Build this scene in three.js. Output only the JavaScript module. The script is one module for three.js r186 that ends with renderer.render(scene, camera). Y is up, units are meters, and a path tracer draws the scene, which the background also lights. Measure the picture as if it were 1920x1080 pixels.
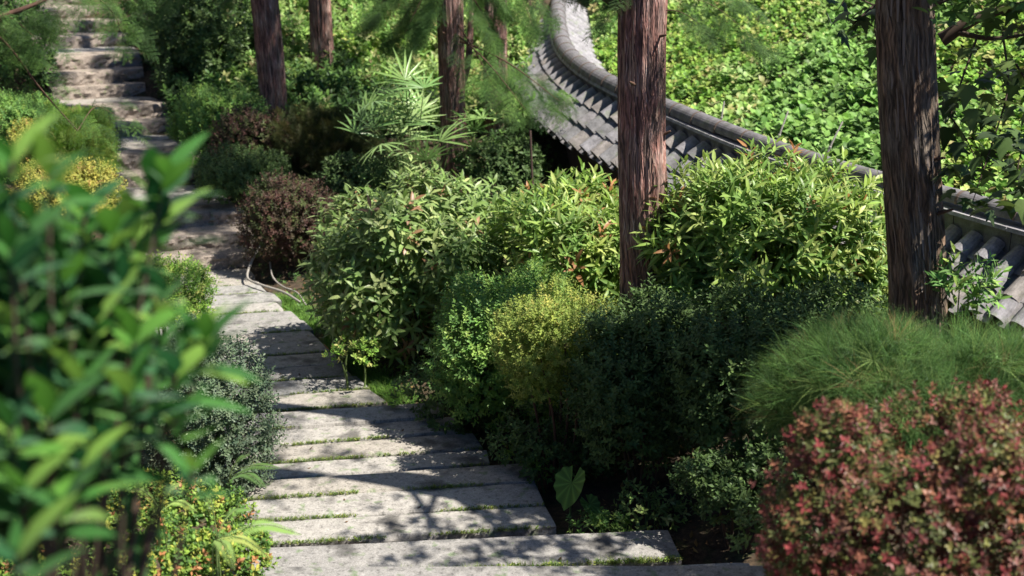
import * as THREE from 'three';
import { Sky } from 'three/addons/objects/Sky.js';
import { ImprovedNoise } from 'three/addons/math/ImprovedNoise.js';
import { mergeGeometries, toCreasedNormals } from 'three/addons/utils/BufferGeometryUtils.js';

// ---------------------------------------------------------------- camera, sky, sun, exposure
const scene = new THREE.Scene();
const EYE = 4.4, PITCH = 17 * Math.PI / 180, FOC = 2400;
const camera = new THREE.PerspectiveCamera(2 * Math.atan(540 / FOC) * 180 / Math.PI, 16 / 9, 0.1, 900);
camera.position.set(0, EYE, 0);
camera.rotation.set(-PITCH, 0, 0);
camera.focus = 9.2;
camera.userData.fStop = 1.85;

const SUN = new THREE.Vector3(0.512, 0.839, 0.186).normalize();
const sky = new Sky();
sky.name = 'sky'; sky.userData.kind = 'structure';
sky.scale.setScalar(800);
sky.material.uniforms.sunPosition.value.copy(SUN);
sky.material.uniforms.turbidity.value = 3;
sky.material.uniforms.rayleigh.value = 0.55;
sky.material.uniforms.mieCoefficient.value = 0.004;
scene.add(sky);
scene.environmentIntensity = 0.1;

const sun = new THREE.DirectionalLight(new THREE.Color(1, 0.93, 0.82), 5);
sun.position.copy(SUN).multiplyScalar(60).add(new THREE.Vector3(0, 0, -12));
sun.target.position.set(0, 0, -12);
sun.castShadow = true;
Object.assign(sun.shadow.camera, { left: -25, right: 25, top: 25, bottom: -25, near: 1, far: 140 });
sun.shadow.mapSize.set(4096, 4096);
scene.add(sun, sun.target);

const renderer = new THREE.WebGLRenderer({ antialias: true });
renderer.toneMapping = THREE.LinearToneMapping;
renderer.toneMappingExposure = 1.9;
renderer.shadowMap.enabled = true;

// ---------------------------------------------------------------- helpers
let seed = 1;
function srand(s) { seed = s >>> 0; }
function R() { seed = (seed + 0x6D2B79F5) >>> 0; let t = seed; t = Math.imul(t ^ (t >>> 15), t | 1); t ^= t + Math.imul(t ^ (t >>> 7), t | 61); return ((t ^ (t >>> 14)) >>> 0) / 4294967296; }
const rr = (a, b) => a + (b - a) * R();
const pick = (a) => a[Math.floor(R() * a.length)];
const V = (x, y, z) => new THREE.Vector3(x, y, z);
const clamp = THREE.MathUtils.clamp, lerp = THREE.MathUtils.lerp;
const PN = new ImprovedNoise();
const nz = (x, y, z) => PN.noise(x + 37.3, y + 11.7, z + 53.1);
const fbm = (x, y, z, o = 4) => { let s = 0, a = 1, t = 0; for (let i = 0; i < o; i++) { s += a * nz(x, y, z); t += a; x *= 2.03; y *= 2.03; z *= 2.03; a *= 0.5; } return s / t; };
const cP = Math.cos(PITCH), sP = Math.sin(PITCH);
function ray(px, py) { const u = (px - 960) / FOC, v = (540 - py) / FOC; return V(u, -sP + v * cP, -cP - v * sP); }
const deep = (px, py, zc) => ray(px, py).multiplyScalar(zc).add(V(0, EYE, 0));
const spot = (px, py, h) => { const r = ray(px, py); return r.multiplyScalar((h - EYE) / r.y).add(V(0, EYE, 0)); };
// the point at the frame's top edge, column px, as far ahead as f
const upright = (f, px) => { const r = ray(px, 0); return r.multiplyScalar(f.z / r.z).add(V(0, EYE, 0)); };
function table(pts) { return (d) => { if (d <= pts[0][0]) return pts[0][1]; for (let i = 1; i < pts.length; i++) if (d <= pts[i][0]) { const [a, p] = pts[i - 1], [b, q] = pts[i]; return p + (q - p) * (d - a) / (b - a); } return pts[pts.length - 1][1]; }; }

const taken = {};
function numbered(n) { const k = taken[n] = (taken[n] ?? -1) + 1; return k ? n + '_' + String(k).padStart(3, '0') : n; }
function thing(name, label, category, p = V(0, 0, 0), group) {
  const o = new THREE.Group(); o.name = numbered(name); o.position.copy(p);
  o.userData = { label, category }; if (group) o.userData.group = group;
  scene.add(o); return o;
}
function part(name, geo, mat, parent, kind, label) {
  const m = new THREE.Mesh(geo, mat); m.name = name; m.castShadow = m.receiveShadow = true;
  if (kind) m.userData.kind = kind; if (label) m.userData.label = label;
  parent.add(m); return m;
}
function structure(name, geo, mat) { const m = new THREE.Mesh(geo, mat); m.name = numbered(name); m.userData.kind = 'structure'; m.castShadow = m.receiveShadow = true; scene.add(m); return m; }
function sgroup(name) { const g = new THREE.Group(); g.name = numbered(name); g.userData.kind = 'structure'; scene.add(g); return g; }

function geom(pos, idx, uv, col) {
  const g = new THREE.BufferGeometry();
  g.setAttribute('position', new THREE.Float32BufferAttribute(pos, 3));
  if (uv) g.setAttribute('uv', new THREE.Float32BufferAttribute(uv, 2));
  if (col) g.setAttribute('color', new THREE.Float32BufferAttribute(col, 3));
  g.setIndex(idx); g.computeVertexNormals(); return g;
}
// tapered tube through points; relief(a, s) adds to the radius
function tube(pts, radii, sides = 6, rows = null, relief = null, vscale = 1) {
  const c = new THREE.CatmullRomCurve3(pts), n = rows ?? Math.max(4, pts.length * 3), pos = [], idx = [], uv = [];
  const L = c.getLength(); let side = V(1, 0, 0), prev = c.getTangent(0);
  if (Math.abs(prev.x) > 0.9) side = V(0, 0, 1);
  for (let i = 0; i <= n; i++) {
    const t = i / n, p = c.getPoint(t), T = c.getTangent(t).normalize();
    side.addScaledVector(T, -side.dot(T)).normalize(); const up = T.clone().cross(side);
    const f = t * (radii.length - 1), k = Math.min(radii.length - 2, Math.floor(f)), r0 = lerp(radii[k], radii[k + 1], f - k);
    for (let j = 0; j <= sides; j++) {
      const a = (j % sides) / sides * Math.PI * 2, r = r0 + (relief ? relief(a, t * L, r0) : 0);
      const q = p.clone().addScaledVector(side, Math.cos(a) * r).addScaledVector(up, Math.sin(a) * r);
      pos.push(q.x, q.y, q.z); uv.push(j / sides * Math.max(1, Math.round(r0 * 6.28 / 0.6)) * 1.0, t * L * vscale);
    }
  }
  for (let i = 0; i < n; i++) for (let j = 0; j < sides; j++) { const a = i * (sides + 1) + j, b = a + sides + 1; idx.push(a, a + 1, b, a + 1, b + 1, b); }
  const e = pos.length / 3, last = c.getPoint(1); pos.push(last.x, last.y, last.z); uv.push(0, 0);
  for (let j = 0; j < sides; j++) idx.push(n * (sides + 1) + j, n * (sides + 1) + j + 1, e);
  const g = geom(pos, idx, uv);
  // join normals over the seam
  const N = g.attributes.normal; for (let i = 0; i <= n; i++) { const a = i * (sides + 1), b = a + sides; const x = N.getX(a) + N.getX(b), y = N.getY(a) + N.getY(b), z = N.getZ(a) + N.getZ(b), l = Math.hypot(x, y, z) || 1; N.setXYZ(a, x / l, y / l, z / l); N.setXYZ(b, x / l, y / l, z / l); }
  return g;
}

// ---------------------------------------------------------------- textures
function tex(w, h, fn, srgb) {
  const d = new Uint8Array(w * h * 4);
  for (let y = 0; y < h; y++) for (let x = 0; x < w; x++) { const c = fn(x / w, y / h), i = (y * w + x) * 4; d[i] = clamp(c[0] * 255, 0, 255); d[i + 1] = clamp(c[1] * 255, 0, 255); d[i + 2] = clamp(c[2] * 255, 0, 255); d[i + 3] = 255; }
  const t = new THREE.DataTexture(d, w, h); t.wrapS = t.wrapT = THREE.RepeatWrapping; t.magFilter = THREE.LinearFilter; t.minFilter = THREE.LinearMipmapLinearFilter; t.generateMipmaps = true;
  if (srgb) t.colorSpace = THREE.SRGBColorSpace; t.needsUpdate = true; return t;
}
// noise that repeats in both directions: gradients on a lattice that wraps
const gh = (x, y, k) => { let h = Math.imul(x, 374761393) ^ Math.imul(y, 668265263) ^ Math.imul(Math.round(k * 13) + 7, 1274126177); h = Math.imul(h ^ (h >>> 13), 1103515245); return ((h ^ (h >>> 16)) >>> 0) / 4294967296 * 6.2832; };
function lat2(u, v, nx, ny, k) {
  const x = u * nx, y = v * ny, xi = Math.floor(x), yi = Math.floor(y), fx = x - xi, fy = y - yi, m = (a, n) => ((a % n) + n) % n, s = (t) => t * t * t * (t * (t * 6 - 15) + 10);
  const g = (a, b) => { const t = gh(m(xi + a, nx), m(yi + b, ny), k); return Math.cos(t) * (fx - a) + Math.sin(t) * (fy - b); };
  return lerp(lerp(g(0, 0), g(1, 0), s(fx)), lerp(g(0, 1), g(1, 1), s(fx)), s(fy)) * 1.35;
}
const tor = (u, v, fu, fv, o, k = 0) => { let s = 0, a = 1, t = 0, nx = Math.max(2, Math.round(fu * 4)), ny = Math.max(2, Math.round(fv * 4)); for (let i = 0; i < o; i++) { s += a * lat2(u, v, nx, ny, k + i * 5); t += a; a *= 0.5; nx *= 2; ny *= 2; } return s / t; };
srand(5);
const speck = new Float32Array(512 * 512).map(() => R());
const spk = (u, v) => speck[(Math.floor(v * 512) & 511) * 512 + (Math.floor(u * 512) & 511)];
// granite: pale warm grey with dark and light grains and weather stains; 1.6 m a tile
const stoneHeight = (u, v) => 0.5 + 0.35 * tor(u, v, 5, 5, 4, 3) + 0.22 * tor(u, v, 16, 16, 3, 9) + 0.18 * (spk(u, v) - 0.5);
const stoneMap = tex(512, 512, (u, v) => {
  const st = tor(u, v, 1.6, 1.6, 5, 21), md = tor(u, v, 6, 6, 4, 5), lich = tor(u, v, 4, 4, 4, 40);
  let g = 0.61 + 0.10 * md + 0.16 * (spk(u, v) - 0.5) + 0.07 * tor(u, v, 22, 22, 2, 2);
  const stain = clamp((st - 0.08) * 3.2, 0, 1); g *= 1 - 0.38 * stain;
  const pits = clamp((tor(u, v, 13, 13, 3, 31) - 0.2) * 5, 0, 1); g *= 1 - 0.22 * pits;
  const moss = clamp((lich - 0.22) * 4, 0, 1) * 0.45;
  return [g * (1 - moss * 0.45), g * (0.985 - moss * 0.22), g * (0.96 - moss * 0.55)];
}, true);
const stoneBump = tex(512, 512, (u, v) => { const h = stoneHeight(u, v); return [h, h, h]; });
const tileMap = tex(256, 256, (u, v) => { const g = 0.57 + 0.18 * tor(u, v, 2.5, 2.5, 4, 8) + 0.10 * (spk(u * 0.5, v * 0.5) - 0.5) + 0.08 * tor(u, v, 9, 9, 3, 4); const m = clamp((tor(u, v, 2, 2, 4, 61) - 0.15) * 4, 0, 1) * 0.25; return [g * (1.0 - m * 0.3), g * (0.985 - m * 0.12), g * (0.98 - m * 0.5)]; }, true);
// fibrous bark: long upright strips, 0.6 m across, 1.2 m high
const fibre = (u, v, k) => { const w = u + 0.05 * tor(u, v, 1, 1.5, 3, k); return 0.55 * tor(w, v, 5, 0.9, 3, k) + 0.45 * tor(w, v, 14, 1.8, 3, k + 3); };
const barkH = (u, v, k) => { const f = fibre(u, v, k), crack = 1 - Math.abs(tor(u + 0.04 * tor(u, v, 1, 2, 2, k + 9), v, 4, 0.75, 2, k + 5)) * 4; return clamp(0.55 + 0.9 * f - 0.5 * Math.max(0, crack) * 0.7 + 0.2 * tor(u, v, 20, 7, 2, k + 7), 0, 1); };
const barkTex = (k, warm) => tex(512, 512, (u, v) => {
  const h = barkH(u, v, k), g = 0.29 + 0.66 * h + 0.07 * (spk(u, v) - 0.5), p = clamp(tor(u, v, 1.5, 1, 3, k + 20) * 2.2 + 0.4, 0, 1), pale = clamp((h - 0.62) * 4, 0, 1);
  return warm ? [g * 0.97, g * lerp(lerp(0.70, 0.79, p), 0.88, pale), g * lerp(lerp(0.64, 0.74, p), 0.83, pale)] : [g * 0.92, g * lerp(0.78, 0.86, p), g * lerp(0.66, 0.78, p)];
}, true);
const barkBump = (k) => tex(512, 512, (u, v) => { const h = barkH(u, v, k); return [h, h, h]; });
const soilMap = tex(512, 512, (u, v) => { const a = tor(u, v, 8, 8, 4, 14), g = 0.27 + 0.16 * a + 0.16 * (spk(u, v) - 0.5), m = clamp(tor(u, v, 3, 3, 4, 70) * 3, 0, 1); return [g * lerp(1, 0.82, m), g * lerp(0.82, 0.86, m), g * lerp(0.62, 0.5, m)]; }, true);
const plasterMap = tex(256, 256, (u, v) => { const g = 0.44 + 0.12 * tor(u, v, 2, 2, 5, 90) + 0.05 * (spk(u, v) - 0.5); return [g, g * 0.86, g * 0.80]; }, true);

// ---------------------------------------------------------------- materials
const std = (o) => new THREE.MeshStandardMaterial(o);
const M = {
  stone: std({ map: stoneMap, bumpMap: stoneBump, bumpScale: 0.006, roughness: 0.9, color: new THREE.Color(1.0, 0.985, 0.97) }),
  stone2: std({ map: stoneMap, bumpMap: stoneBump, bumpScale: 0.006, roughness: 0.92, color: new THREE.Color(0.80, 0.80, 0.81) }),
  stone3: std({ map: stoneMap, bumpMap: stoneBump, bumpScale: 0.007, roughness: 0.9, color: new THREE.Color(0.94, 0.90, 0.85) }),
  stone4: std({ map: stoneMap, bumpMap: stoneBump, bumpScale: 0.006, roughness: 0.9, color: new THREE.Color(0.88, 0.89, 0.90) }),
  stepStone: std({ map: stoneMap, bumpMap: stoneBump, bumpScale: 0.012, roughness: 0.95, color: new THREE.Color(0.92, 0.80, 0.72) }),
  tile: std({ map: tileMap, bumpMap: tileMap, bumpScale: 0.004, roughness: 0.8, color: new THREE.Color(0.93, 0.93, 1.0) }),
  tileB: std({ map: tileMap, bumpMap: tileMap, bumpScale: 0.004, roughness: 0.8, color: new THREE.Color(0.82, 0.80, 0.84) }),
  tileC: std({ map: tileMap, bumpMap: tileMap, bumpScale: 0.004, roughness: 0.8, color: new THREE.Color(0.92, 0.86, 0.82) }),
  tileD: std({ map: tileMap, bumpMap: tileMap, bumpScale: 0.004, roughness: 0.8, color: new THREE.Color(0.70, 0.71, 0.74) }),
  mortar: std({ map: plasterMap, roughness: 0.95, color: new THREE.Color(0.9, 0.9, 0.88) }),
  ridge: std({ map: tileMap, bumpMap: tileMap, bumpScale: 0.004, roughness: 0.75, color: new THREE.Color(0.55, 0.54, 0.58) }),
  plaster: std({ map: plasterMap, roughness: 0.95, color: new THREE.Color(0.5, 0.42, 0.40) }),
  soil: std({ map: soilMap, bumpMap: soilMap, bumpScale: 0.02, roughness: 1 }),
  barkWarm: std({ map: barkTex(3, true), bumpMap: barkBump(3), bumpScale: 0.02, roughness: 0.95 }),
  barkGrey: std({ map: barkTex(12, false), bumpMap: barkBump(12), bumpScale: 0.022, roughness: 0.95, color: new THREE.Color(0.62, 0.58, 0.56) }),
  peelWarm: std({ color: new THREE.Color(0.30, 0.20, 0.16), roughness: 0.95, side: THREE.DoubleSide }),
  peelGrey: std({ color: new THREE.Color(0.22, 0.18, 0.155), roughness: 0.95, side: THREE.DoubleSide }),
  twig: std({ color: new THREE.Color(0.075, 0.05, 0.035), roughness: 0.9 }),
  twigRed: std({ color: new THREE.Color(0.11, 0.06, 0.04), roughness: 0.9 }),
  greenStem: std({ color: new THREE.Color(0.12, 0.18, 0.05), roughness: 0.7 }),
  hose: std({ color: new THREE.Color(0.30, 0.28, 0.25), roughness: 0.55 }),
};
const leafMat = (o = {}) => new THREE.MeshPhysicalMaterial({ color: 0xffffff, roughness: 1, transmission: 0.3, thickness: 0, clearcoat: 0.45, clearcoatRoughness: 0.42, specularIntensity: 0.4, side: THREE.DoubleSide, vertexColors: true, ...o });
M.leaf = leafMat({ clearcoat: 0.3, clearcoatRoughness: 0.4 });
M.shiny = leafMat({ clearcoat: 0.7, clearcoatRoughness: 0.38, transmission: 0.4 });
M.glossy = leafMat({ clearcoat: 0.35, clearcoatRoughness: 0.35, transmission: 0.2 });
M.matte = leafMat({ clearcoat: 0.06, clearcoatRoughness: 0.6, transmission: 0.35 });

// ---------------------------------------------------------------- leaves
// a leaf along +Z, lying in XZ, top towards +Y; outline w(t), folded along the midrib, drooping
function leafGeo(len, wid, { seg = 3, fold = 0.25, droop = 0.2, shape = (t) => Math.pow(Math.sin(Math.PI * Math.pow(t, 0.85)), 0.9), twist = 0, rib = 1.25 } = {}) {
  const pos = [], col = [], idx = [];
  for (let i = 0; i <= seg; i++) {
    const t = i / seg, w = wid / 2 * (i === 0 ? 0.12 : i === seg ? 0.02 : shape(t)), z = len * t * (1 - 0.15 * droop * t), y = -droop * len * t * t * 0.6, a = twist * t;
    for (const s of [-1, 0, 1]) { const x = s * w, yy = Math.abs(s) * w * fold; pos.push(x * Math.cos(a) - yy * Math.sin(a), y + yy * Math.cos(a) + x * Math.sin(a), z); const c = s === 0 ? rib : 1; col.push(c, c, c); }
  }
  for (let i = 0; i < seg; i++) { const a = i * 3; idx.push(a, a + 3, a + 1, a + 1, a + 3, a + 4, a + 1, a + 4, a + 2, a + 2, a + 4, a + 5); }
  return geom(pos, idx, null, col);
}
const X4 = new THREE.Matrix4(), Qt = new THREE.Quaternion(), E = new THREE.Euler();
function placed(g, p, e, s = 1) { return g.clone().applyMatrix4(new THREE.Matrix4().compose(p, new THREE.Quaternion().setFromEuler(e), V(s, s, s))); }
// whorl of leaves round a short shoot along +Y
function rosette(n, leaf, { open = 0.9, spread = 0.35, rise = 0.02, whorls = 1 } = {}) {
  const out = [];
  for (let k = 0; k < n; k++) {
    const a = k * 2.4 + rr(-0.3, 0.3), t = k / n, tilt = -(Math.PI / 2) + open * lerp(1.25, 0.55, t) + rr(-spread, spread) * 0.6, s = lerp(1.05, 0.75, t) * rr(0.85, 1.1);
    const g = leaf.clone(), c = g.attributes.color, b = rr(0.86, 1.14); for (let i = 0; i < c.count; i++) c.setXYZ(i, c.getX(i) * b, c.getY(i) * b, c.getZ(i) * b);
    out.push(g.applyMatrix4(new THREE.Matrix4().compose(V(0, rise * k * whorls, 0), new THREE.Quaternion().setFromEuler(new THREE.Euler(tilt, a, 0, 'YXZ')), V(s, s, s))));
  }
  return mergeGeometries(out);
}
// feathery spray: twig along +Z with two-ranked needles, and side twigs
function sprayGeo(len, { side = 5, nl = 0.02, nw = 0.0035, dense = 10, droop = 0.25 } = {}) {
  const pos = [], idx = [], col = [];
  const quad = (a, b, w, c) => { const d = b.clone().sub(a), n = V(0, 1, 0).cross(d).normalize().multiplyScalar(w / 2), m = a.clone().lerp(b, 0.45), k = pos.length / 3; for (const q of [a, m.clone().add(n), b, m.clone().sub(n)]) { pos.push(q.x, q.y, q.z); col.push(c, c, c); } idx.push(k, k + 1, k + 2, k, k + 2, k + 3); };
  const twig = (o, dir, L, n) => {
    const at = (t) => o.clone().addScaledVector(dir, L * t).add(V(0, -droop * L * t * t * 0.6, 0)), lat = V(0, 1, 0).cross(dir).normalize();
    for (let i = 0; i < 2; i++) quad(at(i / 2), at((i + 1) / 2), 0.0035, 0.55);
    for (let i = 1; i <= n; i++) for (const s of [-1, 1]) { const t = i / n, a = at(t * 0.98), l = nl * (1.15 - 0.5 * t) * rr(0.8, 1.2); quad(a, a.clone().addScaledVector(lat, s * l).addScaledVector(dir, l * 0.55).add(V(0, rr(-0.3, 0.3) * l, 0)), nw, rr(0.8, 1.2)); }
  };
  twig(V(0, 0, 0), V(0, 0, 1), len, dense);
  for (let k = 0; k < side; k++) { const s = k % 2 ? 1 : -1, t = (k + 0.6) / side * 0.85, d = V(s * rr(0.7, 1.0), rr(-0.15, 0.15), rr(0.7, 1.0)).normalize(); twig(V(0, -droop * len * t * t * 0.6, len * t), d, len * (0.62 - 0.35 * t), Math.round(dense * 0.7)); }
  return geom(pos, idx, null, col);
}
function grassGeo(n, len, w, spread = 0.5, arch = 0.5) {
  const pos = [], idx = [], col = [];
  for (let k = 0; k < n; k++) {
    const a = R() * 6.283, L = len * rr(0.6, 1.15), b = rr(0.1, spread), c = rr(0.75, 1.25), ox = Math.cos(a), oz = Math.sin(a), r0 = rr(0, 0.02), i0 = pos.length / 3;
    for (let i = 0; i <= 3; i++) { const t = i / 3, out = r0 + L * (b * t + arch * b * t * t), y = L * t * (1 - arch * b * t * 0.7), ww = w / 2 * (1 - t * 0.95); pos.push(ox * out - oz * ww, y, oz * out + ox * ww, ox * out + oz * ww, y, oz * out - ox * ww); col.push(c, c, c, c, c, c); if (i < 3) { const q = i0 + i * 2; idx.push(q, q + 1, q + 2, q + 1, q + 3, q + 2); } }
  }
  return geom(pos, idx, null, col);
}

// scatter copies of a foliage piece. list: {p, n (shoot axis), s, c}
const UP = V(0, 1, 0), FWD = V(0, 0, 1);
function scatter(name, geo, mat, list, parent, base, axis = UP) {
  const m = new THREE.InstancedMesh(geo, mat, list.length); m.name = name; m.userData.kind = 'stuff'; m.castShadow = m.receiveShadow = true;
  const q = new THREE.Quaternion(), q2 = new THREE.Quaternion();
  list.forEach((it, i) => {
    q.setFromUnitVectors(axis, it.n); q2.setFromAxisAngle(axis, it.a ?? R() * 6.283); q.multiply(q2);
    X4.compose(base ? it.p.clone().sub(base) : it.p, q, V(it.s, it.s, it.s)); m.setMatrixAt(i, X4); m.setColorAt(i, it.c);
  });
  parent.add(m); return m;
}
const COL = (...rows) => rows.map(([r, g, b, w = 1]) => ({ c: [r, g, b], w }));
function tint(pal, v = 0.2) { let s = 0; for (const p of pal) s += p.w; let k = R() * s, c = pal[0].c; for (const p of pal) { k -= p.w; if (k <= 0) { c = p.c; break; } } const b = 1 + rr(-v, v); return new THREE.Color(c[0] * b * rr(0.93, 1.07), c[1] * b, c[2] * b * rr(0.9, 1.1)); }

// ---------------------------------------------------------------- the lie of the land (d = distance ahead)
const pathR = table([[0, 1.6], [6.9, 1.5], [7.6, 1.15], [8.3, 0.4], [9.6, 0.1], [10.6, -0.62], [10.95, -1.2], [15, -3.2], [21, -6.05], [25, -8], [60, -20]]);
const pathL = table([[0, -1.75], [7.6, -1.75], [8.5, -1.8], [10.6, -2.6], [10.95, -2.75], [15, -4.8], [21, -7.6], [25, -9.6], [60, -22]]);
const baseH = table([[-60, 9], [-5, 4.3], [0, 2.72], [6.4, 0.42], [7.2, 0.2], [8.2, 0], [9.6, -0.08], [10.5, -0.12], [14.9, -0.12], [15.3, 0.0], [16.2, 0.28], [17.4, 0.33], [17.9, 0.66], [19, 0.72], [19.5, 0.95], [20.4, 1.08], [21, 1.55], [22, 1.78], [23, 2.25], [24, 2.7], [40, 7.4], [100, 18]]);
const ridgePx = [[2250, 470, 8.1], [1920, 388, 9.25], [1765, 347, 9.95], [1655, 322, 10.3], [1450, 261, 11.8], [1262, 190, 14.0], [1165, 150, 15.6], [1100, 115, 17.2], [1062, 80, 18.7], [1048, 40, 20.4], [1046, 0, 22.2], [1050, -40, 24.5]];
const ridgePts = ridgePx.map(([x, y, z]) => deep(x, y, z));
{ const a = ridgePts[0], b = ridgePts[1], dir = a.clone().sub(b).normalize(); ridgePts.unshift(a.clone().addScaledVector(dir, 5)); }
const ridgeCurve = new THREE.CatmullRomCurve3(ridgePts);
const ridgeTab = ridgeCurve.getPoints(120).map((p) => [-p.z, p.x]).sort((a, b) => a[0] - b[0]);
const wallX = (d) => { const t = ridgeTab; if (d <= t[0][0]) return t[0][1] + (t[0][0] - d) * 0.4; if (d >= t[t.length - 1][0]) return t[t.length - 1][1]; for (let i = 1; i < t.length; i++) if (d <= t[i][0]) { const k = (d - t[i - 1][0]) / (t[i][0] - t[i - 1][0] || 1); return lerp(t[i - 1][1], t[i][1], k); } };
const bankK = table([[0, 0.05], [4, 0.2], [7, 0.3], [9, 0.3], [11, 0.2], [15, 0.2], [18, 0.2], [30, 0.05]]);
function ground(x, z) {
  const d = -z, wx = wallX(d), n = 0.05 * nz(x * 0.9, 0, z * 0.9);
  if (x > wx && d > -8) { const t = (x - wx) * 0.92; return Math.min(0.9 + 0.46 * Math.min(t, 9) + 0.12 * Math.max(0, t - 9), 9) + n * 2 + 0.16 * Math.max(0, d - 18); }
  let h = baseH(d);
  const r = pathR(d), l = pathL(d);
  if (x > r) h += bankK(d) * Math.min(x - r, 2.2) + n * clamp((x - r) * 3, 0, 1);
  if (x < l) h += 0.28 * Math.min(l - x, 2.2) + 0.15 * Math.max(0, l - x - 2.2) + n * clamp((l - x) * 3, 0, 1);
  return h;
}
{
  const axis = (lo, a, b, hi, fine) => { const o = []; for (let v = lo; v < a; v += 4) o.push(v); for (let v = a; v < b; v += fine) o.push(v); for (let v = b; v <= hi; v += 4) o.push(v); return o; };
  const xs = axis(-90, -14, 14, 90, 0.2), ds = axis(-40, -4, 32, 150, 0.2), pos = [], uv = [], idx = [];
  for (const d of ds) for (const x of xs) { pos.push(x, ground(x, -d), -d); uv.push(x / 1.7, d / 1.7); }
  for (let i = 0; i < ds.length - 1; i++) for (let j = 0; j < xs.length - 1; j++) { const a = i * xs.length + j, b = a + xs.length; idx.push(a, a + 1, b, a + 1, b + 1, b); }
  structure('ground', geom(pos, idx, uv), M.soil);
}

// ---------------------------------------------------------------- stone slabs and steps
// top corners: back left, back right, front right, front left; a body of thickness t below, worn edges, hewn front
function slabGeo(bl, br, fr, fl, t, { nx = 40, nd = 5, rough = 0.007, hew = 0.016, round = 0.012, off = 0, hewTop = 0 } = {}) {
  const pos = [], uv = [], idx = [], top = bl.y;
  const P = (u, v) => { const a = bl.clone().lerp(br, u), b = fl.clone().lerp(fr, u); return a.lerp(b, v); };
  const wid = fl.distanceTo(fr), along = fr.clone().sub(fl).normalize(), out = V(-along.z, 0, along.x).normalize(); if (out.dot(fl.clone().sub(bl)) < 0) out.negate();
  const U = (p, yy) => [(p.x * 0.93 + off * 0.37) / 1.6, (p.z + off * 0.61 + yy) / 1.6];
  // section: back bottom, back, top..., front edge, front down
  const rowsTop = nd, rowsFront = 7, ring = [];
  for (let i = 0; i <= nx; i++) {
    const u = i / nx, col = [];
    const endIn = (i === 0 || i === nx) ? 1 : 0;
    const put = (p, y, face) => { col.push(pos.length / 3); pos.push(p.x, y, p.z); uv.push(...U(p, face)); };
    const b0 = P(u, 0).addScaledVector(out, rough * 2 * nz(u * wid * 3, off, 1));
    put(b0.clone(), top - t, 0.3); put(b0.clone(), top - round, 0.05);
    for (let k = 0; k <= rowsTop; k++) {
      const v = 0.03 + 0.94 * k / rowsTop, p = P(u, v);
      const edge = (k === 0 || k === rowsTop) ? round * 0.25 : 0;
      put(p, top - edge - endIn * round * 0.6 + rough * fbm(p.x * 4 + off, p.z * 4, off, 3), 0);
    }
    const f0 = P(u, 1);
    for (let k = 0; k <= rowsFront; k++) {
      const s = k / rowsFront, y = top - round - (t - round) * s;
      const hw = hew * (1.2 * fbm(u * wid * 4.5 + off, y * 9, off * 1.3, 3) + 0.9 * nz(u * wid * 13 + off, y * 20, off)) * (k === 0 ? 0.45 : 1);
      put(f0.clone().addScaledVector(out, hw + (k === 0 ? 0 : hew * 0.35)), y + rough * nz(u * wid * 4, off, 7), s * t);
    }
    ring.push(col);
  }
  const m = ring[0].length;
  for (let i = 0; i < nx; i++) for (let k = 0; k < m - 1; k++) { const a = ring[i][k], b = ring[i][k + 1], c = ring[i + 1][k], d = ring[i + 1][k + 1]; idx.push(a, b, c, b, d, c); }
  for (const [i, f] of [[0, 1], [nx, 0]]) { // ends
    const c0 = pos.length / 3, n0 = ring[i].length; let cx = 0, cz = 0;
    for (const k of ring[i]) { cx += pos[k * 3]; cz += pos[k * 3 + 2]; }
    pos.push(cx / n0, top - t / 2, cz / n0); uv.push(0, 0);
    const start = pos.length / 3; for (const k of ring[i]) { pos.push(pos[k * 3], pos[k * 3 + 1], pos[k * 3 + 2]); uv.push((pos[k * 3 + 2]) / 1.6, pos[k * 3 + 1] / 1.6); }
    for (let k = 0; k < n0; k++) { const a = start + k, b = start + (k + 1) % n0; f ? idx.push(c0, b, a) : idx.push(c0, a, b); }
  }
  return toCreasedNormals(geom(pos, idx, uv), 0.55);
}
srand(11);
const stones = [M.stone, M.stone2, M.stone3, M.stone4];
const path = sgroup('path');
const joints = []; // front edges, for the moss and grass that grows in them
let so = 0;
function slab(bl, br, fr, fl, h, opt = {}, mat) {
  so += 3.7; h += rr(-0.012, 0.012); const g = slabGeo(spot(...bl, h), spot(...br, h), spot(...fr, h), spot(...fl, h), opt.t ?? 0.16, { off: so, ...opt });
  part('slab', g, mat ?? pick(stones), path); joints.push([spot(...fl, h), spot(...fr, h)]);
}
// near slabs, highest first
slab([440, 1092], [1404, 1051], [1440, 1118], [440, 1168], 0.47, { round: 0.02 }, M.stone2);
slab([440, 1027], [1252, 990], [1278, 1046], [440, 1089], 0.30, { round: 0.018 }, M.stone2);
slab([455, 980], [1022, 947], [1043, 985], [450, 1021], 0.12, {}, M.stone);
slab([452, 937], [1003, 903], [1021, 944], [452, 976], 0.13, {}, M.stone);
slab([448, 903], [986, 867], [1002, 900], [452, 934], 0.14, {}, M.stone3);
slab([420, 876], [912, 842], [918, 868], [420, 902], 0.05, {}, M.stone);
slab([400, 846], [886, 810], [905, 838], [400, 874], 0.045, {}, M.stone3);
slab([400, 812], [852, 780], [862, 806], [400, 843], 0.05, {}, M.stone);
slab([400, 778], [830, 751], [832, 777], [400, 810], 0.08, { round: 0.04 }, M.stone);
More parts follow.
